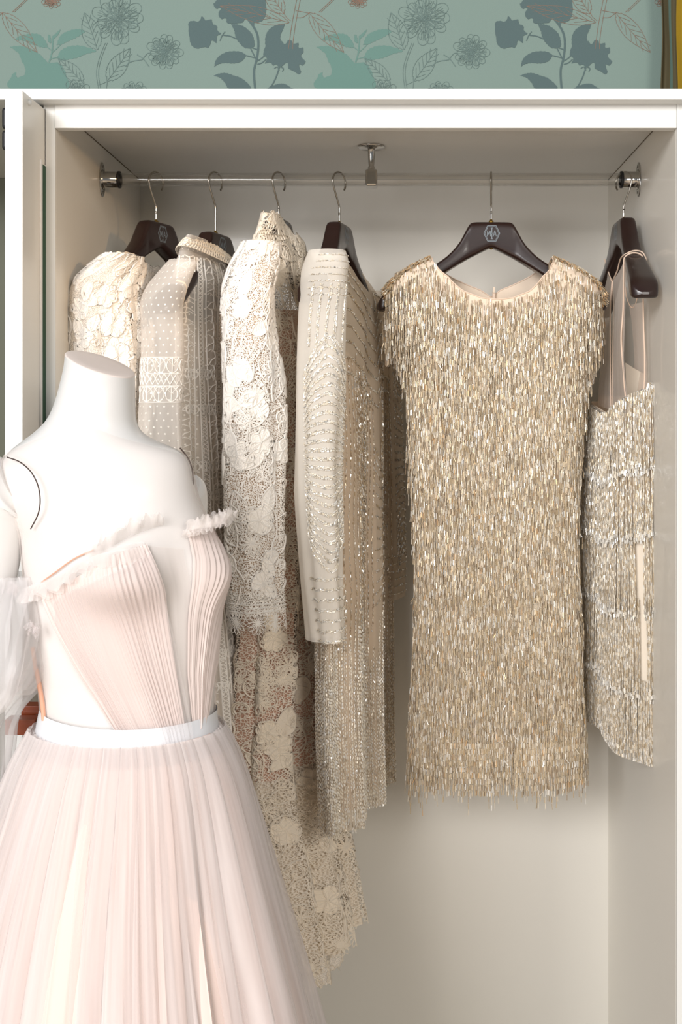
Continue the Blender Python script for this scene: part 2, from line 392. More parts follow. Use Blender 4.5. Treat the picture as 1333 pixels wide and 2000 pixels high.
def petalflower(cx, cy, R, mat, seed, w=1.0):
    rd = random.Random(seed)
    for ring, (rad, np_, ln) in enumerate(((R * .62, 11, R * .40), (R * .42, 9, R * .36), (R * .22, 7, R * .28), (R * .07, 5, R * .16))):
        for k in range(np_):
            a = k / np_ * 2 * PI + ring * .35 + rd.uniform(-.12, .12); l = ln * rd.uniform(.85, 1.15); wd = l * .62
            c, s_ = math.cos(a), math.sin(a); bx, by = cx + rad * .8 * c, cy + rad * .8 * s_
            pt = lambda u, v: (bx + u * c - v * s_, by + u * s_ + v * c)
            wline([pt(-l * .35, -wd * .25), pt(l * .25, -wd * .75), pt(l * .8, -wd * .55), pt(l * .98, -wd * .05), pt(l * .85, wd * .5), pt(l * .3, wd * .75), pt(-l * .35, wd * .25)], w, mat, n=20)
            for v in (-.3, 0, .28): wline([pt(-l * .2, v * wd * .4), pt(l * .2, v * wd * .8), pt(l * rd.uniform(.4, .6), v * wd)], w * .7, mat, n=6)
def lineleaf(a, b, wd, mat, w=1.0):
    a = np.array(a, float); b = np.array(b, float); d = b - a; L = np.hypot(*d); t = d / L; p = np.array([-t[1], t[0]])
    q = lambda u, v: tuple(a + t * L * u + p * wd * v)
    up = [q(0, 0), q(.12, .6), q(.3, .95), q(.5, 1), q(.72, .7), q(.88, .3), q(1, 0)]; dn = [q(0, 0), q(.12, -.6), q(.3, -.95), q(.5, -1), q(.72, -.7), q(.88, -.3), q(1, 0)]
    for e in (up, dn):
        s_ = smoothpts(e, 40); s_[1:-1] += (np.array([t]) * ((np.arange(len(s_) - 2) % 4) - 1.5)[:, None] * .9); wline(s_, w, mat, n=0 or 2)
    wline([q(0, 0), q(.5, .06), q(1, 0)], w, mat)
    for u in (.1, .25, .4, .55, .7):
        for sg in (1, -1): wline([q(u, .03), q(u + .1, sg * .35), q(u + .2, sg * (.85 - abs(u - .35) * .8))], w * .8, mat, n=8)
TA = [[(369, 62), (369, 45), (376, 41), (389, 42), (395, 32), (402, 40), (413, 38), (416, 47), (424, 51), (425, 60), (432, 66), (424, 71), (423, 84), (414, 79), (408, 93), (399, 92), (385, 95), (376, 90), (372, 82)],
      [(417, 8), (424, 0), (430, -14), (450, -24), (480, -26), (508, -16), (518, 0), (520, 22), (515, 38), (505, 44), (494, 44), (482, 34), (474, 44), (456, 46), (444, 45), (442, 36), (432, 37), (427, 27), (432, 16), (422, 17)],
      [(452, 47), (465, 48), (478, 53), (492, 66), (497, 82), (496, 92), (480, 94), (468, 84), (461, 73), (458, 60)],
      [(419, 131), (422, 118), (432, 107), (448, 101), (468, 101), (480, 108), (472, 120), (456, 124), (440, 123), (426, 126)],
      [(418, 148), (428, 144), (442, 143), (458, 148), (472, 153), (486, 165), (488, 174), (450, 174), (440, 162), (430, 152)],
      [(557, 46), (540, 49), (526, 58), (519, 72), (519, 90), (523, 100), (538, 96), (548, 86), (548, 70), (553, 58)],
      [(516, 98), (520, 90), (532, 88), (545, 86), (550, 80), (557, 87), (563, 79), (570, 80), (573, 86), (583, 84), (584, 94), (592, 93), (593, 102), (588, 110), (597, 120), (592, 128), (584, 126), (588, 140), (584, 145), (572, 138), (564, 134), (562, 122), (553, 128), (546, 132), (540, 126), (534, 128), (528, 122), (518, 124), (522, 114), (515, 108)],
      [(520, 174), (540, 165), (556, 164), (568, 171), (570, 174)]]
TB = [[(20, 92), (30, 90), (48, 91), (66, 98), (82, 110), (95, 123), (112, 122), (123, 132), (130, 150), (128, 174), (22, 174), (22, 150), (31, 141), (33, 151), (48, 146), (49, 132), (42, 118), (36, 104)],
      [(29, 78), (40, 70), (60, 66), (78, 68), (90, 82), (92, 92), (78, 92), (62, 86), (48, 80)],
      [(111, 88), (118, 70), (135, 60), (155, 57), (166, 62), (152, 72), (135, 80), (122, 86)],
      [(112, 112), (120, 98), (138, 90), (162, 90), (188, 100), (170, 105), (150, 113), (130, 117), (116, 118)],
      [(94, 68), (98, 70), (100, 84), (94, 80)], [(104, 70), (118, 58), (112, 70), (104, 76)]]
DYW = [0]
for d, DYW[0] in [(a_, b_) for b_ in (0, -262, -524) for a_ in (-1198, -599, 0, 599)]:
    def sh(p): return [(x + d, y) for x, y in p]
    off = 0.0
    for p in TB: wfill(serr(sh(p), 1.2), 'print_teal', .0005)
    for l, w in (([(96, 122), (101, 105), (103, 88), (104, 70)], 3.5), ([(100, 98), (92, 92), (84, 86)], 2), ([(101, 104), (112, 94), (120, 86)], 2), ([(96, 118), (104, 114), (114, 112)], 2)): wline(sh(l), w, 'print_teal', .0006)
    if d < 500 or True:
        for p in TA: wfill(serr(sh(p), .8), 'print_slate', .0008)
        for l, w in (([(480, 32), (494, 50), (503, 68), (505, 90), (502, 115), (497, 135), (497, 155), (499, 176)], 5), ([(496, 50), (494, 42)], 3), ([(436, 69), (450, 71), (462, 76)], 2.5),
                     ([(430, 80), (434, 70), (440, 62)], 2), ([(491, 93), (503, 97)], 2.5), ([(489, 93), (500, 115)], 2.5), ([(478, 108), (498, 113)], 2.5), ([(502, 120), (510, 115), (518, 108)], 2.5),
                     ([(503, 126), (512, 123), (520, 116)], 2.5), ([(546, 132), (540, 150), (532, 166), (524, 174)], 3), ([(536, 134), (542, 131), (546, 138)], 2), ([(548, 131), (554, 134), (552, 140)], 2)): wline(sh(l), w, 'print_slate', .0009)
    q = lambda x, y: (x + d, y)
    petalflower(230 + d, 38, 56, 'print_line', 3); petalflower(322 + d, 102, 40, 'print_line', 5)
    lineleaf(q(190, 97), q(165, 25), 18, 'print_line'); lineleaf(q(210, 158), q(255, 94), 17, 'print_line'); lineleaf(q(163, 163), q(114, 114), 14, 'print_line')
    petalflower(150 + d, 186, 34, 'print_line', 9); petalflower(262 + d, 186, 32, 'print_line', 10)
    for a in (0, 4): wline([q(206 + a, 84), q(197 + a, 106), q(190 + a, 130), q(189 + a, 150), q(193 + a, 175)], 1, 'print_line')
    wline([q(208, 175), (210 + d, 158)], 1, 'print_line'); wline([q(194, 166), q(204, 162), q(212, 158)], 1, 'print_line')
    wline([q(245, 130), q(256, 121), q(278, 117)], 2, 'print_line'); wline([q(268, 107), q(280, 115), q(292, 131)], 1.5, 'print_line'); wline([q(278, 117), q(288, 105), q(296, 104)], 1.5, 'print_line')
    # rust line branch
    lineleaf(q(604, 25), q(672, 103), 16, 'print_rust', .9); lineleaf(q(554, 27), q(515, -30), 15, 'print_rust', .9); lineleaf(q(565, 44), q(430, 12), 15, 'print_rust', .9)
    for a in (0, 7): wline([q(581 + a, -6), q(571 + a, 45), q(566 + a, 80), q(564 + a * 1.2, 96)], 1, 'print_rust')
    wline([q(578, 21), q(590, 23), q(604, 26)], 1, 'print_rust'); wline([q(578, 35), q(592, 34), q(604, 26)], 1, 'print_rust')
    for a in (0, 4): wline([q(623 + a, 24), q(640 + a, 8), q(656 + a, -8)], 1, 'print_rust')
    wline([q(554, 25), q(560, 34), q(568, 41)], 1, 'print_rust'); petalflower(700 + d, -2, 22, 'print_rust', 21, .9)
w = mb.build('wall_back'); w['kind'] = 'structure'

# ---------------------------------------------------------------- wardrobe
T_ = .02
wr = empty('wardrobe', ((XL + XR) / 2, (YF + YB) / 2, 0), 'white open wardrobe with cream interior holding the hanging dresses', 'wardrobe')
def part(name, parent, fn):
    b = MB(); fn(b); return b.build(name, parent)
# side panels: white front edging and cream inside
def side(b, sgn):
    if sgn < 0: box(b, XL - T_ + .003, XL, YF + .004, YB, .06, ZC + T_, 'wardrobe_inside'); box(b, XL - T_ + .002, XL - .0002, YF, YF + .004, .06, ZC + .022, 'wardrobe_white')
    else:
        box(b, XR, XR + T_, YF + .004, YB, .06, ZC + T_, 'wardrobe_inside'); box(b, XR + .0002, XR + T_, YF - .004, YF + .004, .06, EYE + .4725, 'wardrobe_white', .0015)
part('side_panel', wr, lambda b: side(b, -1)); part('side_panel', wr, lambda b: side(b, 1))
part('back_panel', wr, lambda b: box(b, XL - T_, XR + T_, YB, YB + .02, .06, ZC + T_, 'wardrobe_inside'))
def ceilp(b):
    box(b, XL, XR, YF, YB, ZC, ZC + T_, 'wardrobe_inside')
    for x0, x1, y0, y1 in ((XL, XL + .0012, YF + .02, YB), (XR - .0012, XR, YF + .02, YB)): box(b, x0, x1, y0, y1, ZC - .0012, ZC + .001, 'seam')
    # shallow cover strip of the built-in light with a small socket
    box(b, -.37, .305, YF + .045, YF + .115, ZC - .003, ZC + .001, 'wardrobe_inside')
part('ceiling_panel', wr, ceilp)
part('light_socket', wr, lambda b: lathe(b, [(.0, -.010), (.006, -.009), (.008, -.004), (.009, 0)], (.212, YF + .085, ZC - .003), (0, 0, 1), 'lamp_socket', 16))
part('bottom_panel', wr, lambda b: box(b, XL, XR, YF, YB, .08, .10, 'wardrobe_inside'))
zf0 = EYE + (CZ - 251) / FPX * YF; zf1 = EYE + (CZ - 207) / FPX * YF + .002
part('front_rail', wr, lambda b: box(b, XL, XR + .0000, YF - .003, YF + .016, zf0, zf1, 'wardrobe_white', .0012))
YC = 1.681
zc1 = EYE + (CZ - 173) / FPX * YC; zc0 = EYE + (CZ - 194.5) / FPX * YC
part('cornice_board', wr, lambda b: box(b, -.9, .60, YC, YB + .02, zc0, zc1, 'wardrobe_white', .001))
part('base_plinth', wr, lambda b: box(b, XL, XR, YF, YF + .02, 0, .08, 'wardrobe_white'))

# panel standing in front on the left, with the strip of green glass behind it
xr = (43.5 - CX) / FPX * 1.612; xl = (9.5 - CX) / FPX * 1.612
dp = empty('cabinet_door', ((xl + xr) / 2, 1.66, 0), 'white door edge standing open at the far left of the wardrobe', 'door')
part('door_panel', dp, lambda b: (box(b, xl, xr, 1.612, 1.712, .06, EYE + .4648, 'wardrobe_white'), box(b, xr, xr + .0006, 1.613, 1.712, .06, EYE + .4642, 'wardrobe_inside')))
part('bumper', dp, lambda b: lathe(b, [(.0, .004), (.0035, .0038), (.0045, .002), (.0045, 0)], (xr + .0006, 1.637, EYE + (CZ - 200) / FPX * 1.637), (1, 0, 0), 'wardrobe_white', 16))
ztop = EYE + (CZ - 313) / FPX * 1.695
part('edge_strip', dp, lambda b: box(b, xr + .0006, xr + .003, 1.687, 1.695, .06, ztop, 'mannequin_white', .0004))
part('green_glass_pane', dp, lambda b: box(b, xr + .0008, xr + .0026, 1.695, 1.775, .06, ztop - .006, 'green_glass'))
part('hinge_strip', dp, lambda b: box(b, xr + .0008, xr + .0018, 1.712, 1.775, ztop - .004, EYE + .4655, 'wardrobe_inside'))
# neighbour cabinet at the far left
nb = empty('neighbouring_cabinet', (-.75, 2.0, 0), 'dark olive inside of the cabinet left of the white door edge', 'cabinet')
part('side_panel', nb, lambda b: box(b, XL - T_ - .052, XL - T_ - .034, 1.72, YB, .06, EYE + .47, 'olive_inside'))
part('back_panel', nb, lambda b: box(b, -1.3, XL - T_ - .052, YB - .02, YB, .06, EYE + .47, 'olive_inside'))
def hingef(b):
    for z0, z1 in ((.413, .4445), (.382, .411)): box(b, -.5875, xl + .001, 1.625, 1.637, EYE + z0, EYE + z1, 'black_rubber', .004)
hh_ = part('hinge', nb, hingef)
part('screw', hh_, lambda b: lathe(b, [(0, .0015), (.002, .0012), (.003, 0)], (-.5885 - .0105, 1.625, EYE + (CZ - 263) / FPX * 1.625), (0, -1, 0), 'chrome', 12))

# curtain at the right end above the wardrobe
ct = []
mb = MB(); xs = np.linspace(1290, 1420, 140); k = np.linspace(0, 1, 140)
Yc = 2.262 + .014 * np.sin((xs - 1290) / 9.0) + .006 * np.sin((xs - 1290) / 3.7)
zz = np.linspace(EYE + .49, 3.0, 30); V = []
for z in zz: V.append(np.stack([(xs - CX) / FPX * 2.28 + .002 * np.sin(z * 21 + xs / 11), Yc + 0 * xs, z + 0 * xs], -1))
mt = [mb.mi(x) for x in ('curtain_brown', 'curtain_teal', 'curtain_yellow', 'curtain_dark')]
fm = np.where((xs[:-1] > 1305) & (xs[:-1] < 1310), mt[1], np.where((xs[:-1] > 1319) & (xs[:-1] < 1330), mt[2], np.where(xs[:-1] >= 1330, mt[3], mt[0])))
mb.add(np.concatenate(V), gridfaces(140, 30), np.tile(fm, 29)); 
o = mb.build('curtain', loc=((1330 - CX) / FPX * 2.28, 2.26, EYE + .49)); sol = o.modifiers.new('thick', 'SOLIDIFY'); sol.thickness = .002
tag(o, 'olive brown curtain with a mustard yellow stripe at the right edge above the wardrobe', 'curtain')

# ---------------------------------------------------------------- clothes rail
YR = 1.98; ZR = EYE + (CZ - 351) / FPX * YR; RR = .0118
m = bpy.data.materials.new('acrylic'); m.use_nodes = True; n, l = nodes_of(m); n.remove(n['Principled BSDF'])
g = n.new('ShaderNodeBsdfGlossy'); g.inputs[1].default_value = .05; tr = n.new('ShaderNodeBsdfTransparent'); tr.inputs[0].default_value = (.985, .982, .975, 1)
lw_ = n.new('ShaderNodeLayerWeight'); lw_.inputs[0].default_value = .5; fr = n.new('ShaderNodeMapRange'); fr.inputs[1].default_value = .3; fr.inputs[3].default_value = .06; fr.inputs[4].default_value = .75; l.new(lw_.outputs['Facing'], fr.inputs[0]); mx = n.new('ShaderNodeMixShader')
l.new(fr.outputs[0], mx.inputs[0]); l.new(tr.outputs[0], mx.inputs[1]); l.new(g.outputs[0], mx.inputs[2]); l.new(mx.outputs[0], n['Material Output'].inputs[0]); MAT['acrylic'] = m
rl = empty('clothes_rail', ((XL + XR) / 2, YR, ZR), 'clear acrylic clothes rail with chrome brackets across the wardrobe', 'clothes rail')
def railf(b):
    xs = np.linspace(XL + .03, XR - .03, 20); tube(b, [(x, YR, ZR) for x in xs], RR, 'acrylic', 32, False)
    tube(b, [(x, YR, ZR) for x in xs], RR - .0028, 'acrylic', 32, False)
part('rail_tube', rl, railf)
for sgn, X in ((1, XL), (-1, XR)):
    def sock(b):
        lathe(b, [(0, .002), (.019, .002), (.0150, .004), (.0145, .006), (.0145, .030), (.0128, .031)], (X, YR, ZR), (sgn, 0, 0), 'chrome', 32)
    def flange(b):
        lathe(b, [(0, 0), (.031, 0), (.031, .0015), (.029, .0022), (0, .0022)], (X, YR, ZR), (sgn, 0, 0), 'chrome', 40, .55)
        for dz in (.023, -.023): lathe(b, [(0, .0035), (.002, .0033), (.003, .0022)], (X, YR, ZR + dz), (sgn, 0, 0), 'grey_metal', 12)
    e = part('end_bracket', rl, sock); fo = part('wall_flange', rl, flange)
    part('rubber_ring', e, lambda b: lathe(b, [(.0118, .0335), (.0150, .0335), (.0152, .0315), (.0152, .0298), (.0130, .0295)], (X, YR, ZR), (sgn, 0, 0), 'black_rubber', 32))
XS = (726 - CX) / FPX * YR
def supf(b):
    lathe(b, [(0, 0), (.0245, 0), (.0245, -.003), (.022, -.0045), (.008, -.006), (.0065, -.008), (.0055, -.030), (.0048, -.036), (.0062, -.0385), (.0062, -.041), (.006, -.047)], (XS, YR, ZC), (0, 0, 1), 'chrome', 32)
part('ceiling_support', rl, supf)
part('support_clamp', rl, lambda b: (box(b, XS - .0105, XS + .0105, YR - .0155, YR + .0155, ZR - .0135, ZR + .0165, 'chrome', .003)))

# ---------------------------------------------------------------- hangers
ST = [(0, 0, -.046, .0145), (.015, 0, -.052, .0145), (.030, -.0003, -.0595, .0145), (.037, -.0022, -.063, .0145), (.0425, -.009, -.066, .0145), (.050, -.023, -.0705, .015), (.06, -.040, -.0765, .0155), (.08, -.0615, -.089, .0165),
      (.11, -.082, -.109, .018), (.14, -.0985, -.131, .020), (.17, -.115, -.151, .022), (.188, -.126, -.1585, .023), (.198, -.137, -.160, .021), (.2035, -.146, -.157, .013), (.2058, -.1505, -.1545, .006)]
def hanger_body(b, loc, cs, sn):
    st = [(-s, t, bo, th) for s, t, bo, th in ST[:0:-1]] + ST
    A = np.array(st); n = 28; a = np.arange(n) / n * 2 * PI; V = []
    ss = smoothpts(A, 70)
    ss[:, 3] = np.maximum(ss[:, 3], .004)
    for s, t, bo, th in ss:
        c_, s_ = np.cos(a), np.sin(a); e = .42
        yy = np.sign(c_) * np.abs(c_) ** e * th; zz = (t + bo) / 2 + np.sign(s_) * np.abs(s_) ** e * (t - bo) / 2
        yy = yy - .008 * (abs(s) / .2) ** 2
        V.append(np.stack([s * cs - yy * sn + loc[0], s * sn + yy * cs + loc[1], zz + loc[2]], -1))
    b.add(np.concatenate(V), gridfaces(n, len(ss), True), 'hanger_wood')
    for r, k in ((V[0], 1), (V[-1], -1)): b.add(r[::k], [list(range(n))], 'hanger_wood', True)
def hangerf(px, py, yaw, hookyaw, label, logo=True, stemtop=None, near=1, toppx=None):
    X = (px - CX) / FPX * YR; z = EYE + (CZ - py) / FPX * YR; th = math.radians(yaw); cs, sn = math.cos(th), math.sin(th)
    o = empty('clothes_hanger', (X, YR, z), label, 'hanger', 'dark wooden hangers on the clear rail')
    part('body', o, lambda b: hanger_body(b, (X, YR, z), cs, sn))
    hy = math.radians(hookyaw); dx, dy = math.cos(hy), math.sin(hy); rl_ = .0185; zc = ZR + RR + .0017 - rl_
    pts = [(0, z - .004), (0, z + .02), (0, (z + zc - .042) / 2), (0, zc - .044), (-.004, zc - .034), (-.0135, zc - .0145)]
    for a in np.linspace(178, -38, 16): pts.append((rl_ * math.cos(math.radians(a)), zc + rl_ * math.sin(math.radians(a))))
    pts = smoothpts(np.array(pts), 90)
    part('hook', o, lambda b: (tube(b, [(X + h * dx, YR + h * dy, zz) for h, zz in pts], .0017, 'hook_steel', 10), lathe(b, [(.0045, 0), (.0045, .002), (.0025, .004), (.0018, .006)], (X, YR, z), (0, 0, 1), 'brass', 16)))
    if logo:
        def lg(b):
            def ln(p, w):
                a = np.array(p, float); t = np.gradient(a, axis=0); t /= np.linalg.norm(t, axis=1)[:, None] + 1e-9; q = np.stack([-t[:, 1], t[:, 0]], -1) * w / 2
                r = np.stack([a - q, a + q], 1).reshape(-1, 2); yy = -.01475 + 0 * r[:, 0]
                v = np.stack([X + r[:, 0] * cs - yy * sn, YR + r[:, 0] * sn + yy * cs, z - .0215 + r[:, 1]], -1); b.add(v, gridfaces(2, len(a)), 'logo_grey', False)
            for R_, w in ((.0142, .0008), (.0124, .0006)):
                hx = [(R_, 0), (R_ * .53, R_ * .98), (-R_ * .53, R_ * .98), (-R_, 0), (-R_ * .53, -R_ * .98), (R_ * .53, -R_ * .98), (R_, 0)]
                for p, q in zip(hx[:-1], hx[1:]): ln([p, q], w)
            ln([(0, -.0098), (0, .0098)], .0012)
            for zz in (.0098, -.0098): ln([(-.0021, zz), (.0021, zz)], .0007)
            ln([(-.0011, 0), (.0011, 0)], .0016)
            for p, q in (((-.0082, -.0055), (-.0078, .0052)), ((-.0078, .0052), (-.0053, -.0030)), ((-.0053, -.0030), (-.0028, .0052)), ((-.0028, .0052), (-.0024, -.0055)),
                         ((.0026, -.0055), (.0053, .0055)), ((.0053, .0055), (.0080, -.0055)), ((.0036, -.0018), (.0070, -.0018))): ln([p, q], .0009)
        part('monogram', o, lg)
    return o
hangerf(305, 435, 67, 60, 'dark wooden hanger nearest the left wall, holding the lace applique dress')
hangerf(421, 457, 72, 60, 'dark wooden hanger holding the dotted sheer gown, lowest on the rail')
hangerf(545, 428, 79, 58, 'dark wooden hanger holding the guipure lace gown, half behind its collar')
hangerf(663, 438, 77, 55, 'dark wooden hanger left of the ceiling support, holding the beaded chiffon gown')
hf = hangerf(960, 435, 0, 84, 'dark wooden hanger facing front, holding the gold fringe dress')
part('centre_screw', hf, lambda b: lathe(b, [(.0, -.0035), (.003, -.002), (.0035, .003)], ((960 - CX) / FPX * YR, YR, EYE + (CZ - 484) / FPX * YR), (0, 0, 1), 'brass', 12))
hg = hangerf(1219, 430, -89.5, 128, 'dark wooden hanger nearest the right wall, holding the tiered fringe dress')
# little steel stud on its near arm
q = P(1263, 533, 1.86)
part('stud', hg, lambda b: (tube(b, [tuple(P(1260, 545, 1.865)), tuple(P(1263.5, 530, 1.855))], .0009, 'chrome', 8), lathe(b, [(0, .0022), (.0019, .0018), (.0024, 0), (.0015, -.001)], tuple(P(1263.5, 528.5, 1.853)), (.2, -.6, .7), 'chrome', 12)))

# ---------------------------------------------------------------- lace motifs (metres, around 0,0, growing to +y)
def rot(lines, a, x, y, s=1.0):
    c, n_ = math.cos(a) * s, math.sin(a) * s; M = np.array([[c, n_], [-n_, c]])
    return [np.asarray(l) @ M + (x, y) for l in lines]
def leaf_m(L, wd, veins=6):
    t = np.linspace(0, 1, 14); w = wd * np.sin(PI * t ** .8) ** .9
    o = np.concatenate([np.stack([w, t * L], -1), np.stack([-w[::-1], t[::-1] * L], -1)]); out = [o]
    ln = [np.array([[0, 0], [0, L * .5], [0, L]])]
    for k in range(1, veins + 1):
        y = L * (.08 + .78 * k / (veins + 1)); 
        for sg in (1, -1):
            y2 = min(L * .96, y + L * .13); ww = wd * max(0, math.sin(PI * (y2 / L) ** .8)) ** .9
            ln.append(np.array([[0, y], [sg * ww * .55, y + (y2 - y) * .45], [sg * ww * .95, y2]]))
    return out, ln
def petal_m(L, wd, a):
    t = np.linspace(0, 1, 12); w = wd * np.sin(PI * t ** 1.3) ** .8
    o = np.concatenate([np.stack([w, t * L], -1), np.stack([-w[::-1], t[::-1] * L], -1)]); return rot([o], a, 0, 0)[0]
def rosette_m(R, n=12):
    out = [petal_m(R, R * .19, k / n * 2 * PI) for k in range(n)]
    a = np.linspace(0, 2 * PI, 14); ring = [np.stack([np.cos(a), np.sin(a)], -1) * R * q for q in (.12, .18)]
    return out, ring
def flower_m(R, n=5):
    out = []; ln = []
    for k in range(n):
        p = petal_m(R, R * .38, k / n * 2 * PI); out.append(p); ln.append(p * .8); ln.append(p * .62)
        for j in (-.12, 0, .12): ln.append(rot([np.array([[0, R * .1], [0, R * .75]])], k / n * 2 * PI + j, 0, 0)[0])
    return out, ln
def scatter(W, H, d, x0=0, x1=None, y0=0, y1=None, seed=0, jit=.3):
    r = random.Random(seed); x1 = W if x1 is None else x1; y1 = H if y1 is None else y1; pts = []; row = 0; y = y0
    while y < y1:
        x = x0 + (row % 2) * d / 2
        while x < x1: pts.append((x + r.uniform(-jit, jit) * d, y + r.uniform(-jit, jit) * d)); x += d
        y += d * .87; row += 1
    return pts
def guipure(mb, s, d, mat, seed, y0=0, y1=None, dense=.5, size=1.0, thick=.0011, bars=True):
    r = random.Random(seed); T1, T2, F1 = [], [], []
    pts = scatter(s.W, s.H, d, y0=y0, y1=y1, seed=seed)
    k = vis(s, np.array(pts), s.W, s.H); pts = [p for p, q in zip(pts, k) if q]
    for x, y in pts:
        c = r.random(); a = r.uniform(0, 2 * PI); sz = d * size * r.uniform(.85, 1.15)
        if c < .55:
            o, l = leaf_m(sz * .95, sz * .27, 5); 
            for dr in ((0, .0),) if c < .3 else ((-.55, 0), (.55, 0)):
                oo = rot(o, a + dr[0], x - math.sin(a) * sz * .4, y - math.cos(a) * sz * .4); T1 += oo; T2 += rot(l, a + dr[0], x - math.sin(a) * sz * .4, y - math.cos(a) * sz * .4)
                if r.random() < dense: F1 += oo
        elif c < .75:
            o, l = flower_m(sz * .5); T1 += rot(o, a, x, y); T2 += rot(l, a, x, y)
            if r.random() < dense + .12: F1 += rot(o, a, x, y)
        elif c < .9:
            o, l = rosette_m(sz * .46, 11); T1 += rot(o, a, x, y) + rot(l, a, x, y)
        else:
            t = np.linspace(0, 2.2 * PI, 22); sp = np.stack([np.cos(t) * sz * .3 * (1 - t / 9), np.sin(t) * sz * .3 * (1 - t / 9)], -1); T1 += rot([sp], a, x, y); T1 += rot([sp * .8], a, x, y)
        if bars:   # curved stem running on
            t = np.linspace(0, 1, 8); st = np.stack([np.sin(t * 3) * sz * .3, t * sz * 1.3], -1); T1 += rot([st], a + 2.5, x, y)
    fills(mb, s, F1, .0006, mat, False)
    stamp(mb, s, T1, thick, .0030, mat, False); stamp(mb, s, T2, thick * .6, .0018, mat, False)
def scallops(mb, s, v0, R, mat, u0=0, u1=1, n=11, thick=.0011, row=True):
    """row of wheel rosettes along a hem"""
    T1 = []; x = u0 * s.W + R
    while x < u1 * s.W:
        o, l = rosette_m(R, n); T1 += rot(o + l, 0, x, v0 * s.H)
        a = np.linspace(PI * 1.05, 2 * PI * .975, 12); T1.append(np.stack([x + np.cos(a) * R * 1.12, v0 * s.H + np.sin(a) * R * 1.12], -1)); x += R * 2.02
    stamp(mb, s, T1, thick, .0012, mat)
def hline(s, y, u0=0, u1=1, amp=0, k=0):
    x = np.linspace(u0 * s.W, u1 * s.W, 90); return np.stack([x, y + amp * np.sin(x * k)], -1)
def vline(s, x, y0, y1, amp=0, k=0):
    y = np.linspace(y0, y1, 60); return np.stack([x + amp * np.sin(y * k), y], -1)
def band(s, x, y0, y1, wd, kind, r):
    """vertical trim of branching cords between two rails"""
    out = [vline(s, x - wd / 2, y0, y1), vline(s, x + wd / 2, y0, y1)]; y = y0
    while y < y1:
        h = wd * r.uniform(.5, .75)
        if kind == 'branch':
            m = x + wd * r.uniform(-.12, .12); out.append(np.array([[m, y], [m + wd * .08, y + h / 2], [m, y + h]]))
            for sg in (1, -1): out.append(np.array([[m, y + h * .5], [m + sg * wd * .25, y + h * .62], [m + sg * wd * .5, y + h * r.uniform(.75, 1.1)]])); out.append(np.array([[m, y + h * .1], [m + sg * wd * .3, y - h * .08], [m + sg * wd * .5, y + h * .1]]))
        else:
            out.append(np.array([[x - wd / 2, y], [x + wd / 2, y + h]])); out.append(np.array([[x + wd / 2, y], [x - wd / 2, y + h]]))
        y += h
    return out
def hband(s, y, wd, u0, u1, r):
    out = [hline(s, y, u0, u1), hline(s, y + wd, u0, u1)]; x = u0 * s.W
    while x < u1 * s.W:
        h = wd * .8; t = np.linspace(0, 2 * PI, 16); out.append(np.stack([x + h / 2 + np.cos(t) * h * .45, y + wd / 2 + np.sin(t) * wd * .45], -1))
        out.append(np.array([[x + h / 2, y], [x + h / 2, y + wd]])); out.append(np.array([[x, y], [x + h / 2, y + wd * .5], [x + h, y]])); x += h
    return out
def folds(spec):
    """spec: list of (frequency, phase, amp_top, amp_bottom, py_top, py_bottom, drift)"""
    def f(u, py, ph):
        r = 0
        for k, p0, a0, a1, t0, t1, dr in spec:
            q = np.clip((py - t0) / (t1 - t0), 0, 1); r = r + (a0 + (a1 - a0) * q) * np.sin(2 * PI * k * u + p0 + dr * q)
        return r
    return f

# ---------------------------------------------------------------- dress 1: lace applique dress, far left
g1 = empty('lace_dress', tuple(P(215, 520, 1.95)), 'short sleeved ivory floral lace dress hanging against the left wall', 'dress', 'dresses on the clear rail')
s = Drape([(500, 236), (520, 206), (545, 168), (575, 151), (620, 151), (700, 154), (830, 160), (1150, 165)], [(500, 246), (520, 254), (560, 264), (600, 272), (640, 280), (700, 290), (830, 274), (1150, 280)],
          1.76, 1.88, [(500, .03), (540, .05), (650, .055), (1150, .055)], lambda c, f: 503 + 0 * c, 1130, folds([(7, 0, .0, .006, 520, 800, 1), (13, 2, .001, .003, 520, 900, -2)]), sm=8)
b = MB(); s.mesh(b, 'net_fine', 140, 120); b.build('bodice', g1)
b = MB(); s.mesh(b, 'lining_ivory', 100, 80, h=-.004); b.build('lining', g1)
b = MB(); guipure(b, s, .026, 'lace_white', 5, dense=1.0, size=1.35, thick=.0010, bars=False)
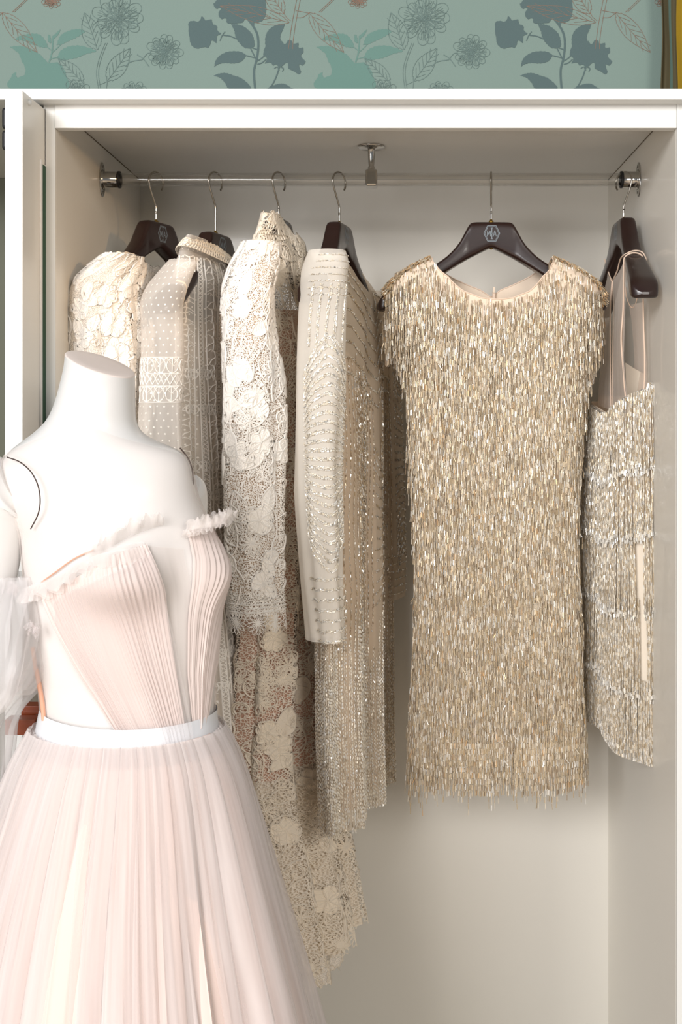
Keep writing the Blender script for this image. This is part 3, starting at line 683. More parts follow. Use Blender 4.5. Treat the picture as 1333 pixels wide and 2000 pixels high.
# raised flower appliques with scalloped petals
rr = random.Random(4); F = []; L = []
for px, py, R in ((235, 535, .026), (205, 560, .024), (172, 585, .020), (180, 640, .022), (262, 640, .022), (240, 660, .02), (190, 700, .024), (268, 720, .022), (265, 760, .02), (215, 610, .018), (262, 800, .018), (225, 520, .02)):
    u, v = s.uof(px, py)
    for k in range(9):
        a = k / 9 * 2 * PI + rr.random(); p = petal_m(R, R * .33, a); F.append(p + (float(u) * s.W, float(v) * s.H)); L.append(p * .75 + (float(u) * s.W, float(v) * s.H))
fills(b, s, F, .003, 'lace_white'); stamp(b, s, [np.concatenate([f, f[:1]]) for f in F], .0012, .0055, 'lace_white', base=.003); stamp(b, s, L, .0007, .005, 'lace_white', base=.0035)
b.build('applique', g1)
def ruff(b, path, w, mat, n=60, amp=.004, k=9, dirv=(0, -.3, -1), seed=0, lay=1):
    """frilled strip along a 3D path"""
    r = np.random.RandomState(seed)
    for q in range(lay):
        p = smoothpts(np.array(path), n); m = len(p); t = np.linspace(0, 1, m); d = np.array(dirv, float); d /= np.linalg.norm(d)
        side_ = np.cross(np.gradient(p, axis=0), d); side_ /= np.linalg.norm(side_, axis=1)[:, None] + 1e-9; rows = []
        f1, f2, f3 = r.rand(3) * 6
        for j in range(6):
            e = j / 5; wv = np.sin(t * k * 2 * PI + f1) * .6 + np.sin(t * k * 3.3 * PI + f2) * .4
            rows.append(p + d * w * e * (1 + .18 * np.sin(t * k * 3 * PI + f3))[:, None] + side_ * (amp * e * wv)[:, None] + side_ * amp * .8 * q)
        b.add(np.concatenate(rows), gridfaces(m, 6), mat, True, np.stack([np.tile(t * .3, 6), np.repeat(np.linspace(0, w, 6), m)], -1))
b = MB(); ruff(b, [tuple(P(236, 508, 1.83)), tuple(P(205, 528, 1.79)), tuple(P(165, 560, 1.775))], .03, 'lace_white', 70, .005, 7, (0.25, -.75, -.65), 3, 2); b.build('shoulder_ruffle', g1)
# far shoulder seen behind
s = Drape([(525, 262), (560, 262), (700, 270), (760, 276)], [(520, 352), (560, 352), (700, 350), (760, 350)], 2.0, 2.14, .035, lambda c, f: 532 - 10 * c * c + 3 * np.sin(c * 25), 790, folds([(5, 0, .002, .004, 520, 800, 1)]))
b = MB(); s.mesh(b, 'net_fine', 90, 60); s.mesh(b, 'lining_ivory', 70, 50, h=-.003); guipure(b, s, .028, 'lace_white', 8, dense=.6, size=1.2, bars=False)
b.build('far_shoulder', g1)

# ---------------------------------------------------------------- dress 2: dotted tulle gown
g2 = empty('dotted_gown', tuple(P(400, 480, 1.95)), 'sheer dotted tulle gown with corded geometric lace bands, second from left', 'dress', 'dresses on the clear rail')
def dots(s, d, seed, y1=None):
    T = []
    for x, y in scatter(s.W, s.H, d, y1=y1, seed=seed, jit=.06):
        a = np.linspace(0, 2 * PI, 7)[:-1]; T.append(np.stack([x + np.cos(a) * .0016, y + np.sin(a) * .0016], -1))
    return T
s = Drape([(505, 352), (530, 322), (560, 296), (590, 283), (650, 281), (727, 278), (826, 274), (920, 285), (1000, 300)], [(505, 368), (530, 366), (586, 346), (620, 348), (665, 353), (760, 353), (802, 350), (920, 352), (1000, 352)], 1.78, 1.82,
          [(505, .022), (560, .046), (700, .045), (1000, .045)], 508, 1010, folds([(4, 0, .0, .003, 560, 900, 1), (9, 2, .0, .0018, 560, 900, 0)]), sm=8)
b = MB(); s.mesh(b, 'dotted_tulle', 120, 120); fills(b, s, dots(s, .0125, 2), .0004, 'lace_white')
yv = lambda py: float(s.uof(315, py)[1]) * s.H
r = random.Random(2); ln = hband(s, yv(700), .026, .2, .8, r) + hband(s, yv(755), .026, .2, .8, r) + band(s, .5 * s.W, 0, 0, .01, 'x', r)
y = yv(731)
x = .2 * s.W
while x < .8 * s.W: ln += [np.array([[x, y], [x + .010, yv(752)]]), np.array([[x + .010, y], [x, yv(752)]])]; x += .010
stamp(b, s, ln, .0015, .0018, 'lace_white')
u, v = s.uof(np.array([318, 330, 338, 343, 344]), np.array([552, 556, 565, 580, 600])); stamp(b, s, [np.stack([u * s.W, v * s.H], -1)], .003, .0015, 'lace_cream', False)
b.build('sleeve', g2)
s = Drape([(478, 372), (500, 360), (540, 352), (600, 350), (700, 352), (1000, 362), (1200, 385), (1400, 400), (1600, 425), (1760, 440)], [(478, 425), (500, 450), (540, 462), (600, 455), (800, 448), (1000, 446), (1200, 470), (1300, 494), (1400, 497), (1600, 506), (1760, 515)],
          1.86, 2.14, [(480, .02), (560, .045), (1760, .05)], lambda c, f: 482 + 20 * (c > .2) * (c - .2) * 2 + 0 * c, 1760, folds([(9, 0, .001, .007, 540, 900, 1), (17, 1, .0, .004, 540, 900, -2), (29, 2, 0, .0012, 540, 900, 0)]), sm=10)
b = MB(); s.mesh(b, 'dotted_tulle', 260, 160); fills(b, s, dots(s, .014, 3), .0004, 'lace_white'); b.build('body', g2)
b = MB(); s.mesh(b, 'lining_ivory', 140, 80, v0=.12, h=-.012); b.build('lining', g2)
b = MB(); ln = []; x = .27 * s.W; r = random.Random(8)
while x < .74 * s.W: ln += band(s, x, .03 * s.H, .99 * s.H, .034, 'branch', r); x += .030; ln += band(s, x, .03 * s.H, .99 * s.H, .011, 'x', r); x += .030
for py in (725, 790, 895, 950, 1000, 1240, 1300):
    yy = (py - 482) / (1760 - 482) * s.H; ln += hband(s, yy, .018, .26, .74, r)
stamp(b, s, ln, .0019, .0022, 'lace_white'); b.build('corded_lace', g2)
# collar: scalloped yoke round the hanger neck
s = Drape([(476, 372), (500, 352), (535, 338), (560, 345)], [(476, 428), (490, 448), (520, 468), (560, 470)], 1.84, 2.06, [(476, .02), (560, .055)], lambda c, f: 482 + 26 * np.clip(c + .1, 0, 2) + 3 * np.abs(np.sin(c * 22)), lambda c, f: 518 + 20 * c, None, sm=6)
b = MB(); s.mesh(b, 'net_white', 120, 24); r = random.Random(5); ln = []
for k in range(70): x = k / 70 * s.W; t = np.linspace(0, PI, 8); ln.append(np.stack([x + np.cos(t) * s.W / 140, .004 - np.sin(t) * .006], -1)); ln.append(np.array([[x, .004], [x + .003, s.H * .5], [x - .001, s.H]])); ln.append(np.array([[x, s.H * .5], [x + .008, s.H * .45]]))
ln += [hline(s, .004), hline(s, s.H * .5), hline(s, s.H * .97)]
stamp(b, s, ln, .0014, .0016, 'lace_cream'); b.build('collar', g2)

# ---------------------------------------------------------------- dress 3: guipure lace gown
g3 = empty('guipure_gown', tuple(P(545, 430, 1.95)), 'long cream guipure lace gown with high collar and flower wheel cuffs, third from left', 'dress', 'dresses on the clear rail')
s = Drape([(470, 500), (500, 484), (530, 468), (560, 455), (620, 448), (760, 440), (900, 438), (1000, 440), (1100, 446), (1235, 452)], [(470, 522), (500, 522), (560, 514), (620, 518), (680, 532), (740, 547), (800, 550), (900, 547), (1000, 543), (1100, 540), (1235, 541)],
          1.765, 1.82, [(470, .03), (520, .045), (700, .05), (1235, .05)], 474, lambda c, f: 1228 + 0 * c, folds([(3, .5, .0, .004, 560, 900, 1), (8, 2, .0005, .002, 560, 900, -1)]), sm=8)
b = MB(); s.mesh(b, 'net_white', 130, 180, v1=.955); guipure(b, s, .040, 'lace_white', 12, dense=.4, y1=s.H * .93, thick=.0018, size=1.15)
b.build('sleeve', g3)
b = MB(); scallops(b, s, .972, .019, 'lace_white', .12, .95, 13); stamp(b, s, [hline(s, s.H * .925), hline(s, s.H * .935, amp=.001, k=900), hline(s, s.H * .945)], .002, .002, 'lace_white'); b.build('scalloped_cuff', g3)
b = MB(); s.mesh(b, 'lining_tan', 80, 80, v0=.02, v1=.90, h=-.006); b.build('sleeve_lining', g3)
SB = dict(L=[(435, 520), (480, 510), (560, 500), (700, 512), (1000, 512), (1200, 500), (1300, 494), (1400, 488), (1450, 482), (1500, 486), (1600, 505), (1700, 525), (1900, 562)],
          R=[(435, 560), (480, 590), (520, 600), (560, 606), (700, 614), (1000, 616), (1200, 624), (1400, 632), (1560, 634), (1640, 644), (1740, 666), (1860, 684)])
s = Drape(SB['L'], SB['R'], 1.86, 2.13, [(440, .02), (520, .045), (800, .045), (1400, .05), (1900, .055)], lambda c, f: 470 + 26 * np.clip(c, 0, 1) + 10 * np.clip(-c, 0, 1), 1845,
          folds([(6, .6, .002, .016, 560, 1500, .6), (11, 2, .001, .006, 560, 1300, -1), (23, 1, .0005, .0015, 560, 1300, -1)]), sm=12)
b = MB(); s.mesh(b, 'net_cream', 300, 260, v1=.985); b.build('body', g3)
b = MB(); guipure(b, s, .042, 'lace_cream', 21, dense=.25, thick=.0020, y1=s.H * .97, size=1.15); b.build('guipure_flowers', g3)
b = MB(); scallops(b, s, .985, .022, 'lace_cream', .15, .9, 12, .0015); b.build('scalloped_hem', g3)
b = MB(); scallops(b, s, .60, .021, 'lace_cream', .1, .9, 12, .0016); b.build('flower_wheel_band', g3)
b = MB(); scallops(b, s, .815, .022, 'lace_cream', .1, .6, 12, .0016); b.build('flower_wheel_band', g3)
b = MB(); s.mesh(b, 'lining_nude', 160, 120, v0=.10, v1=.735, h=-.006); b.build('nude_lining', g3)
b = MB(); s.mesh(b, 'lining_ivory', 160, 80, v0=.735, v1=1.0, h=-.010); b.build('underskirt', g3)
# lower lining hem peeping out on the near side
s2 = Drape([(1700, 562), (1920, 590)], [(1700, 650), (1920, 662)], 1.92, 2.08, .018, 1700, lambda c, f: 1905 + 3 * np.sin(c * 40), folds([(5, 0, .004, .006, 1700, 1900, 0)]))
b = MB(); s2.mesh(b, 'net_fine', 90, 50); s2.mesh(b, 'lining_ivory', 60, 40, h=-.003); guipure(b, s2, .034, 'lace_cream', 4, dense=.9); b.build('inner_flounce', g3)
# standing collar, split at the front
s = Drape([(425, 520), (440, 517), (470, 505), (500, 494), (530, 486)], [(425, 552), (450, 568), (470, 590), (500, 588), (530, 582)], 1.87, 2.03, [(425, .016), (480, .03), (530, .045)],
          lambda c, f: 428 + 42 * np.clip(c * .7 + .3, 0, 1) + np.where(f < 0, 18 * np.exp(-((c - .1) / .2) ** 2), 0) + 3 * np.sin(c * 30), 540, folds([(4, 0, .002, .004, 430, 520, 0)]), sm=5)
b = MB(); s.mesh(b, 'net_cream', 120, 40); guipure(b, s, .020, 'lace_cream', 31, dense=.5, size=1.1, thick=.0012)
stamp(b, s, [np.stack([np.linspace(0, s.W, 240), .003 + .0015 * np.sin(np.linspace(0, s.W, 240) * 900)], -1), hline(s, .010)], .0016, .0016, 'lace_cream'); b.build('collar', g3)

# ---------------------------------------------------------------- dress 4: beaded chiffon gown
g4 = empty('beaded_gown', tuple(P(690, 500, 1.95)), 'sheer beige gown with long sleeves and silver bead lines, fourth from left', 'dress', 'dresses on the clear rail')
BM = (['bead_gold', 'bead_champagne', 'bead_white', 'bead_bronze', 'bead_silver', 'bead_taupe'], [2.5, 3, 2.5, 1.5, 2, 1.5]); BW = (['bead_ivory', 'bead_white', 'bead_champagne', 'bead_silver'], [4, 5, 1, .6])
s = Drape([(488, 628), (510, 620), (535, 606), (560, 603), (600, 600), (700, 599), (900, 597), (960, 600), (1123, 610), (1250, 627)], [(488, 650), (510, 656), (560, 662), (600, 660), (700, 656), (900, 650), (960, 645), (1123, 650), (1250, 651)], 1.765, 1.815,
          [(488, .03), (520, .042), (700, .045), (1000, .04), (1250, .03)], 490, 1250, folds([(3, 0, .0, .004, 560, 900, 1), (7, 1, 0, .002, 560, 900, 0)]), sm=8)
b = MB(); s.mesh(b, 'chiffon_cream', 110, 150); b.build('near_sleeve', g4)
b = MB()
def chevrons(s, b, x, y0, y1, wd, step, mats, r=.0009, dirn=1, curl=.4, rows=2):
    y = y0; k = 0
    while y < y1:
        for sg in (1, -1):
            for q in range(rows):
                t = np.linspace(0, 1, 8); up = 1.7 * dirn * (1 - 2 * (y - y0) / (y1 - y0)); l = np.stack([x + sg * wd * t, y + q * .0022 - up * wd * .8 * t ** (1 + curl)], -1)
                beadline(b, s, l, .0034, .003, r, mats)
        y += step
chevrons(s, b, .41 * s.W, .22 * s.H, .82 * s.H, .046, .0150, BW, .0011, dirn=-1, rows=3)
for x in (.28, .34, .40, .45, .52):
    for q in (0, .0022): beadline(b, s, vline(s, x * s.W + q, .09 * s.H, .25 * s.H, .003, 30), .0034, .003, .0010, BW)
for k in range(7): 
    y = (.835 + k * .0265) * s.H
    for q in (0, .0022): beadline(b, s, hline(s, y + q, .2, .8, .001, 300), .0034, .003, .0011, BW)
for k in range(7):
    y = (.015 + k * .017) * s.H; beadline(b, s, hline(s, y, .25, .75), .0034, .003, .0009, BW)
b.build('sleeve_beading', g4)
s = Drape([(490, 650), (520, 640), (600, 642), (900, 642), (1100, 642), (1250, 640), (1400, 642), (1500, 646), (1640, 652)], [(500, 690), (520, 704), (560, 728), (590, 742), (700, 748), (1000, 750), (1200, 746), (1400, 747), (1560, 749)], 1.83, 2.16,
          [(490, .016), (600, .032), (900, .032), (1600, .032)], lambda c, f: np.interp(c, [-1, -.6, -.1, .1, .35, .7, 1], [490, 500, 565, 574, 540, 545, 592]) if False else np.interp(c, [-1, -.7, -.3, 0, .2, .6, 1], [519, 513, 538, 572, 528, 536, 578]),
          lambda c, f: 1568 + 0 * c, folds([(6, .3, .001, .010, 600, 1100, .4), (12, 2, .0005, .004, 600, 1100, -1)]), sm=10)
b = MB(); s.mesh(b, 'chiffon_beige', 240, 220); b.build('body', g4)
b = MB(); s.mesh(b, 'beige_cloth', 120, 100, v0=.17, v1=.97, h=-.012); b.build('slip', g4)
b = MB(); r = random.Random(3)
for k in range(8):   # draped neck lines
    u = np.linspace(.30, .74, 50); c = (u - .52) / .22; y = s.H * (.008 + k * .028) + s.H * .030 * (1 - c ** 2) * (1 - k * .05)
    for q in (0, .0024): beadline(b, s, np.stack([u * s.W, y + q], -1), .0044, .0036, .0010, BM)
nv = 56
for k in range(nv):   # vertical lines
    x = (.15 + .60 * k / nv) * s.W; 
    if abs(x / s.W - .52) < .035: continue
    y0 = s.H * r.uniform(.16, .22); beadline(b, s, vline(s, x, y0, s.H * r.uniform(.62, .70), .002, 25), .0046, .0036, .0009, BM)
for y0, y1, x in ((.34, .60, .52), (.30, .55, .42), (.30, .55, .62)): chevrons(s, b, x * s.W, y0 * s.H, y1 * s.H, .022, .016, BM, .0009, 1)
for k in range(190):  # dense rows of tiny beads to the hem
    x = (.12 + .64 * (k + r.random() * .6) / 190) * s.W; beadline(b, s, vline(s, x, s.H * r.uniform(.58, .74), s.H * 1.0 + r.uniform(-.002, .006)), r.choice([.0048, .0056, .0066]), .0036, .0010, (['bead_ivory', 'bead_white', 'bead_champagne', 'bead_taupe'], [4, 3, 1.5, 1]), wob=.0003)
b.build('beading', g4)
s = Drape([(570, 735), (700, 738), (900, 742), (1100, 747), (1165, 750)], [(570, 744), (600, 752), (700, 757), (900, 763), (1100, 763), (1165, 759)], 2.10, 2.19, [(570, .015), (620, .03), (1165, .035)], 572, 1165, folds([(4, 0, 0, .003, 600, 900, 0)]), sm=8)
b = MB(); s.mesh(b, 'chiffon_beige', 80, 110); chevrons(s, b, .5 * s.W, .25 * s.H, .85 * s.H, .03, .0135, BM, .0011)
for x in (.42, .5, .58): beadline(b, s, vline(s, x * s.W, .02 * s.H, .3 * s.H), .0036, .003, .0010, BM)
for k in range(6): beadline(b, s, hline(s, (.86 + k * .024) * s.H, .25, .75), .0034, .003, .0010, BM)
b.build('far_sleeve', g4)

# ---------------------------------------------------------------- dress 5: gold fringe dress
g5 = empty('fringe_dress', tuple(P(960, 600, 1.95)), 'short champagne gold dress covered in bead fringe, facing front on its hanger', 'dress', 'dresses on the clear rail')
EL = [(500, 856), (510, 832), (525, 800), (545, 772), (562, 758), (580, 754), (610, 768), (650, 782), (700, 797), (800, 803), (900, 806), (1000, 813), (1100, 816), (1200, 812), (1300, 808), (1400, 802), (1480, 804)]
ER = [(500, 1062), (510, 1088), (525, 1122), (545, 1154), (562, 1170), (580, 1177), (610, 1168), (650, 1158), (700, 1142), (800, 1134), (900, 1128), (1000, 1122), (1100, 1126), (1200, 1130), (1300, 1132), (1400, 1138), (1480, 1137)]
def ET(c, f): return np.where(f <= 0, np.interp(c, [-1, -.93, -.7, -.47, -.3, -.14, 0, .14, .3, .47, .7, .93, 1], [506, 509, 524, 547, 575, 588, 591, 588, 575, 547, 524, 509, 506]), np.interp(c, [-1, -.6, -.3, -.1, 0, .1, .3, .6, 1], [506, 524, 545, 560, 574, 560, 545, 524, 506]))
s = Drape(EL, ER, 1.98, 1.98, [(500, .040), (540, .055), (600, .058), (900, .058), (1480, .065)], ET, 1452, folds([(5, 1, .0005, .004, 600, 1400, .4), (11, 0, .0, .002, 600, 1300, 1)]), sm=8, flat=.5)
b = MB(); s.mesh(b, 'beige_cloth', 240, 200); b.build('under_dress', g5)
b = MB()
uu = np.linspace(.255, .745, 90); path = s.pos(uu, 0 * uu, np.full(90, .0008)); tube(b, path, .0011, 'piping_nude', 8); 
ub = np.linspace(.80, 1.20, 90); pb = s.raw(ub, 0 * ub); tube(b, pb, .0011, 'piping_nude', 8); b.build('neck_piping', g5)
pz = P(965, 572, 2.035); b = MB(); box(b, pz[0] - .0028, pz[0] + .0028, pz[1] - .006, pz[1] - .003, pz[2] - .02, pz[2] + .002, 'piping_nude', .0008); box(b, pz[0] - .002, pz[0] + .002, pz[1] - .0085, pz[1] - .005, pz[2] - .001, pz[2] + .010, 'beige_cloth', .0008); b.build('zip', g5)
def strands(b, p0, Ls, seg, r, mats, sway=.0012, out=None, wild=.02):
    """hanging bead strands: p0 (N,3) anchors, Ls lengths"""
    N = len(p0); mx = int(np.max(Ls) / seg) + 1; cur = p0.copy(); lean = RNG.randn(N, 2) * .02; A = []; B = []; 
    for k in range(mx):
        on = (k * seg < Ls); w = RNG.randn(N, 2) * .05 + lean; ww = RNG.rand(N) < wild; w[ww] += RNG.randn(ww.sum(), 2) * .35
        st = seg * np.stack([w[:, 0], w[:, 1] * .6, -np.ones(N)], -1); nx = cur + st
        A.append(cur[on]); B.append((cur + st * .90)[on]); cur = nx
    A = np.concatenate(A); B = np.concatenate(B); beads(b, A, B, r, mats)
FM = (['bead_gold', 'bead_champagne', 'bead_white', 'bead_bronze', 'bead_amber', 'bead_taupe'], [4.0, 2.0, 1.2, 1.8, .25, 3.0])
b = MB(); P0 = []; LL = []
rowH = .024; rows = int(s.H / rowH) + 2
for k in range(rows):
    n_ = 300; u = np.linspace(.252, .748, n_) + RNG.randn(n_) * .0012; v = np.clip((k + RNG.rand(n_) * .9) * rowH / s.H, 0, .985)
    P0.append(s.pos(u, v, .0012 + RNG.rand(n_) * .0035)); LL.append(RNG.uniform(.045, .085, n_) if k < rows - 3 else RNG.uniform(.05, .085, n_))
# shoulder tops and side edges: fringe falling free of the sleeve caps
for u0, u1 in ((.238, .262), (.738, .762)):
    n_ = 500; u = RNG.uniform(u0, u1, n_); v = RNG.uniform(0, .99, n_); P0.append(s.pos(u, v, .001 + RNG.rand(n_) * .002)); LL.append(RNG.uniform(.04, .08, n_))
for sg, c0 in ((-1, 0), (1, 0)):
    n_ = 420; t = RNG.rand(n_) ** .7; px = np.where(sg < 0, 850 - 96 * t, 1068 + 108 * t); py = np.where(sg < 0, 514 + 64 * t, 514 + 66 * t); P0.append(P(px, py, 1.98 + RNG.uniform(-.05, .02, n_))); LL.append(RNG.uniform(.06, .125, n_))
# long uneven ends at the hem
n_ = 330; u = np.linspace(.25, .75, n_); ph = RNG.rand(n_); P0.append(s.pos(u, np.full(n_, .975), .002 + RNG.rand(n_) * .003)); LL.append(.050 + .035 * RNG.rand(n_) + .035 * (ph > .90) + .02 * (np.abs(u - .27) < .03))
n_ = 160; u = RNG.uniform(-.25, .25, n_); P0.append(s.pos(u, np.full(n_, .975), .002 + RNG.rand(n_) * .003)); LL.append(.04 + .035 * RNG.rand(n_))
strands(b, np.concatenate(P0), np.concatenate(LL), .0105, .00072, FM)
# strands lying over the shoulders
for sg in (-1, 1):
    n_ = 900; u = (.25 if sg < 0 else .75) + RNG.uniform(-.03, .03, n_); v = RNG.rand(n_) ** 1.5 * .09
    a = s.pos(u, v, .002 + RNG.rand(n_) * .004); d = np.stack([sg * RNG.uniform(0, .9, n_), RNG.uniform(-.7, .1, n_), -RNG.uniform(.4, 1, n_)], -1); d /= np.linalg.norm(d, axis=1)[:, None]
    beads(b, a, a + d * .011, .0008, (['bead_gold', 'bead_amber', 'bead_champagne', 'bead_bronze'], [3, 3, 2, 2]))
o = b.build('fringe', g5); o['kind'] = 'stuff'

# ---------------------------------------------------------------- dress 6: tiered fringe dress at right
g6 = empty('tiered_dress', tuple(P(1220, 520, 1.95)), 'sheer topped champagne dress with tiers of bead fringe hanging at the right wall', 'dress', 'dresses on the clear rail')
BL = [(740, 1169), (790, 1168), (900, 1164), (1000, 1164), (1100, 1166), (1260, 1164), (1380, 1166), (1450, 1168)]
BR = [(740, 1266), (790, 1267), (900, 1269), (1000, 1270), (1100, 1272), (1260, 1277), (1380, 1279), (1450, 1279)]
def tt(py, top): return 0
s = Drape(BL, BR, 2.13, 1.87, [(740, .04), (1450, .05)], lambda c, f: 783 + np.where(f < 0, 22 * np.exp(-((c - .25) / .45) ** 2) - 45 * np.clip(c - .5, 0, 1), -10 - 45 * np.clip(c - .5, 0, 1)), lambda c, f: 1372 + 30 * (c + 1), folds([(5, .5, .003, .007, 800, 1100, .3), (9, 2, .001, .002, 800, 1100, 0)]), sm=10)
b = MB(); s.mesh(b, 'lining_ivory', 160, 120, v0=.3, v1=.86, h=-.004); b.build('satin_underlayer', g6)
b = MB(); s.mesh(b, 'beige_cloth', 160, 50, v1=.36, h=-.001); b.build('bead_ground', g6)
TM = (['bead_champagne', 'bead_white', 'bead_gold', 'bead_taupe', 'bead_silver', 'bead_ivory'], [3, 1.6, 3, 2, 1.2, 2])
tiers = [(.0, .215), (.17, .40), (.36, .61), (.57, .84), (.80, 1.0)]
ua = lambda px, py: float(s.uof(px, py)[0])
for k, (v0, v1) in enumerate(tiers):
    b = MB(); n_ = 230; u = np.linspace(.17, .82, n_) + RNG.randn(n_) * .0006
    if k == 2: u = u[(u < ua(1264, 1100)) | (u > ua(1271, 1100))]
    if k == 3: u = u[(u < ua(1269, 1200)) | (u > ua(1274, 1200))]
    u = u[vis(s, np.stack([u * s.W, np.full(len(u), (v0 + v1) / 2 * s.H)], -1), s.W, s.H, -.25)]
    for lay in range(2):
        uj = u + RNG.randn(len(u)) * .001; nn = len(uj); L = (v1 - v0) * s.H * (1 + .03 * RNG.randn(nn)) + (.03 * RNG.rand(nn) if k == 4 else .006 * RNG.rand(nn))
        h = .0015 + .0022 * (4 - k) + RNG.rand(nn) * .0012; phs = RNG.rand(nn); seg = .0062; mx = int(L.max() / seg) + 1; A = []; B = []; A2 = []; B2 = []
        sway = np.zeros(nn)
        for j in range(mx):
            on = (j + phs) * seg < L; end = on & ((j + 1 + phs) * seg >= L); va = v0 + (j + phs) * seg / s.H; sw2 = sway + RNG.randn(nn) * .0003; flare = h + .004 * (j * seg / L) ** 2
            pa = s.pos(uj + sway, va, flare); pb_ = s.pos(uj + sw2, va + seg * .92 / s.H, flare); sway = sw2
            A.append(pa[on]); B.append(pb_[on]); A2.append(pa[end]); B2.append(pb_[end])
        beads(b, np.concatenate(A), np.concatenate(B), .00068, TM); beads(b, np.concatenate(A2), np.concatenate(B2), .0012, (['bead_white', 'bead_silver', 'bead_ivory'], [2, 1, 1]))
    o = b.build('fringe_tier', g6); o['kind'] = 'stuff'
b = MB()
for j in range(7):
    x = np.linspace(.2, .8, 260); beadline(b, s, np.stack([x * s.W, np.full(260, .001 + j * .003)], -1), .0032, .0026, .0011, (['bead_silver', 'bead_white', 'bead_champagne'], [2, 2, 1]), h=.006)
b.build('beaded_neckline', g6)
# sheer top: strips of nude mesh drawn up to the hanger
def strip(b, Lc, Rc, T, B, Ya, Yb, mat, nu=24, nv=70, amp=.002, k=4, seed=0):
    Lc = curve(Lc, 8); Rc = curve(Rc, 8); v = np.linspace(0, 1, nv); u = np.linspace(0, 1, nu); U, V = np.meshgrid(u, v); t0 = T[0] + (T[1] - T[0]) * U; b0 = B[0] + (B[1] - B[0]) * U; py = t0 + (b0 - t0) * V
    px = Lc(py) + (Rc(py) - Lc(py)) * U; Y = Ya(py, U) if callable(Ya) else Ya + (Yb - Ya) * U
    Y = Y + amp * np.sin(U * k * 2 * PI + seed + V * 2) * np.minimum(1, V * 3); b.add(P(px.ravel(), py.ravel(), Y.ravel()), gridfaces(nu, nv)[:, ::-1], mat, True, np.stack([U.ravel() * .1, V.ravel() * .5], -1))
b = MB()
strip(b, [(505, 1182), (560, 1180), (650, 1178), (790, 1168)], [(505, 1184), (545, 1194), (560, 1195), (700, 1194), (795, 1194)], (508, 548), (792, 800), 2.10, 2.03, 'nude_mesh', k=3)
strip(b, [(500, 1214), (520, 1208), (548, 1197), (600, 1199), (700, 1198), (800, 1198)], [(497, 1222), (520, 1221), (600, 1219), (700, 1215), (760, 1221), (806, 1228)], (548, 498), (800, 808), 2.01, 1.90, 'nude_mesh', k=3, seed=2)
strip(b, [(497, 1222), (520, 1221), (600, 1219), (700, 1215), (760, 1221), (806, 1228)], [(497, 1224), (600, 1222), (700, 1219), (760, 1224), (806, 1232)], (498, 498), (808, 808), 1.90, 1.89, 'nude_mesh', k=1)
b.build('front_mesh_panel', g6)
b = MB()
strip(b, [(585, 1228), (640, 1236), (700, 1240), (800, 1235)], [(580, 1257), (640, 1258), (700, 1264), (760, 1265), (800, 1262)], (596, 590), (800, 775), 1.98, 1.90, 'nude_mesh', k=2, seed=1)
strip(b, [(700, 1222), (760, 1224), (805, 1230)], [(700, 1250), (740, 1262), (800, 1262)], (708, 730), (806, 790), 1.99, 1.93, 'lining_ivory', k=1, seed=1, amp=.001)
b.build('back_mesh_panel', g6)
b = MB()
def pip(pts, r=.0011, mat='piping_nude'): tube(b, smoothpts([tuple(P(x, y, Y)) for x, y, Y in pts], 60), r, mat, 8)
pip([(1182, 507, 2.10), (1186, 522, 2.07), (1194, 545, 2.03), (1197, 548, 2.02), (1206, 530, 1.98), (1212, 508, 1.94), (1220, 498, 1.89), (1238, 490, 1.885), (1254, 492, 1.885), (1262, 504, 1.885), (1262, 516, 1.88)], .0013)
pip([(1196, 549, 2.02), (1193, 600, 2.02), (1193, 700, 2.02), (1194, 800, 2.02)]); pip([(1197, 549, 2.01), (1199, 600, 2.01), (1198, 700, 2.01), (1198, 800, 2.01)])
pip([(1262, 512, 1.88), (1252, 497, 1.875), (1236, 494, 1.875), (1222, 502, 1.88), (1219, 520, 1.885), (1218, 600, 1.90), (1214, 660, 1.90), (1218, 720, 1.90), (1222, 770, 1.90), (1228, 808, 1.89), (1245, 790, 1.88), (1258, 764, 1.87), (1260, 700, 1.87), (1258, 640, 1.87), (1257, 584, 1.87)], .0014)
pip([(1222, 560, 1.94), (1226, 585, 1.95), (1234, 600, 1.96), (1241, 596, 1.95), (1246, 580, 1.93)], .001)
b.build('neck_piping', g6)

# ---------------------------------------------------------------- mannequin
YM = 1.45
mn = empty('mannequin', tuple(P(250, 798, YM) * (1, 1, 0)), 'headless glossy white mannequin wearing the blush tulle gown', 'mannequin')
ML = [(690, 130), (715, 128), (745, 121), (775, 113), (800, 105), (825, 91), (848, 66), (868, 36), (885, 16), (905, 6), (940, 4), (1000, 26), (1040, 45), (1090, 50), (1130, 55), (1180, 64), (1250, 73), (1330, 80), (1400, 86), (1480, 66), (1560, 48), (1800, 60)]
MR = [(690, 262), (745, 262), (800, 263), (825, 265), (845, 275), (860, 300), (872, 335), (884, 356), (905, 370), (940, 378), (970, 384), (1003, 397), (1040, 410), (1070, 419), (1095, 423), (1130, 426), (1180, 428), (1250, 425), (1330, 420), (1400, 416), (1480, 436), (1560, 452), (1800, 440)]
MT = [(690, .047), (760, .046), (830, .050), (880, .060), (940, .074), (1040, .088), (1100, .092), (1180, .086), (1330, .076), (1400, .078), (1500, .095), (1800, .09)]
def bust(ph, py):
    d = lambda a: np.arctan2(np.sin(ph - a), np.cos(ph - a)); g = lambda a, w: np.exp(-(d(a) / w) ** 2)
    z = np.where(py < 1115, np.exp(-((py - 1115) / 62.) ** 2), np.exp(-((py - 1115) / 52.) ** 2))
    return .030 * z * (g(math.radians(-80), .42) + .55 * g(math.radians(-12), .40)) - .006 * z * g(math.radians(-46), .25)
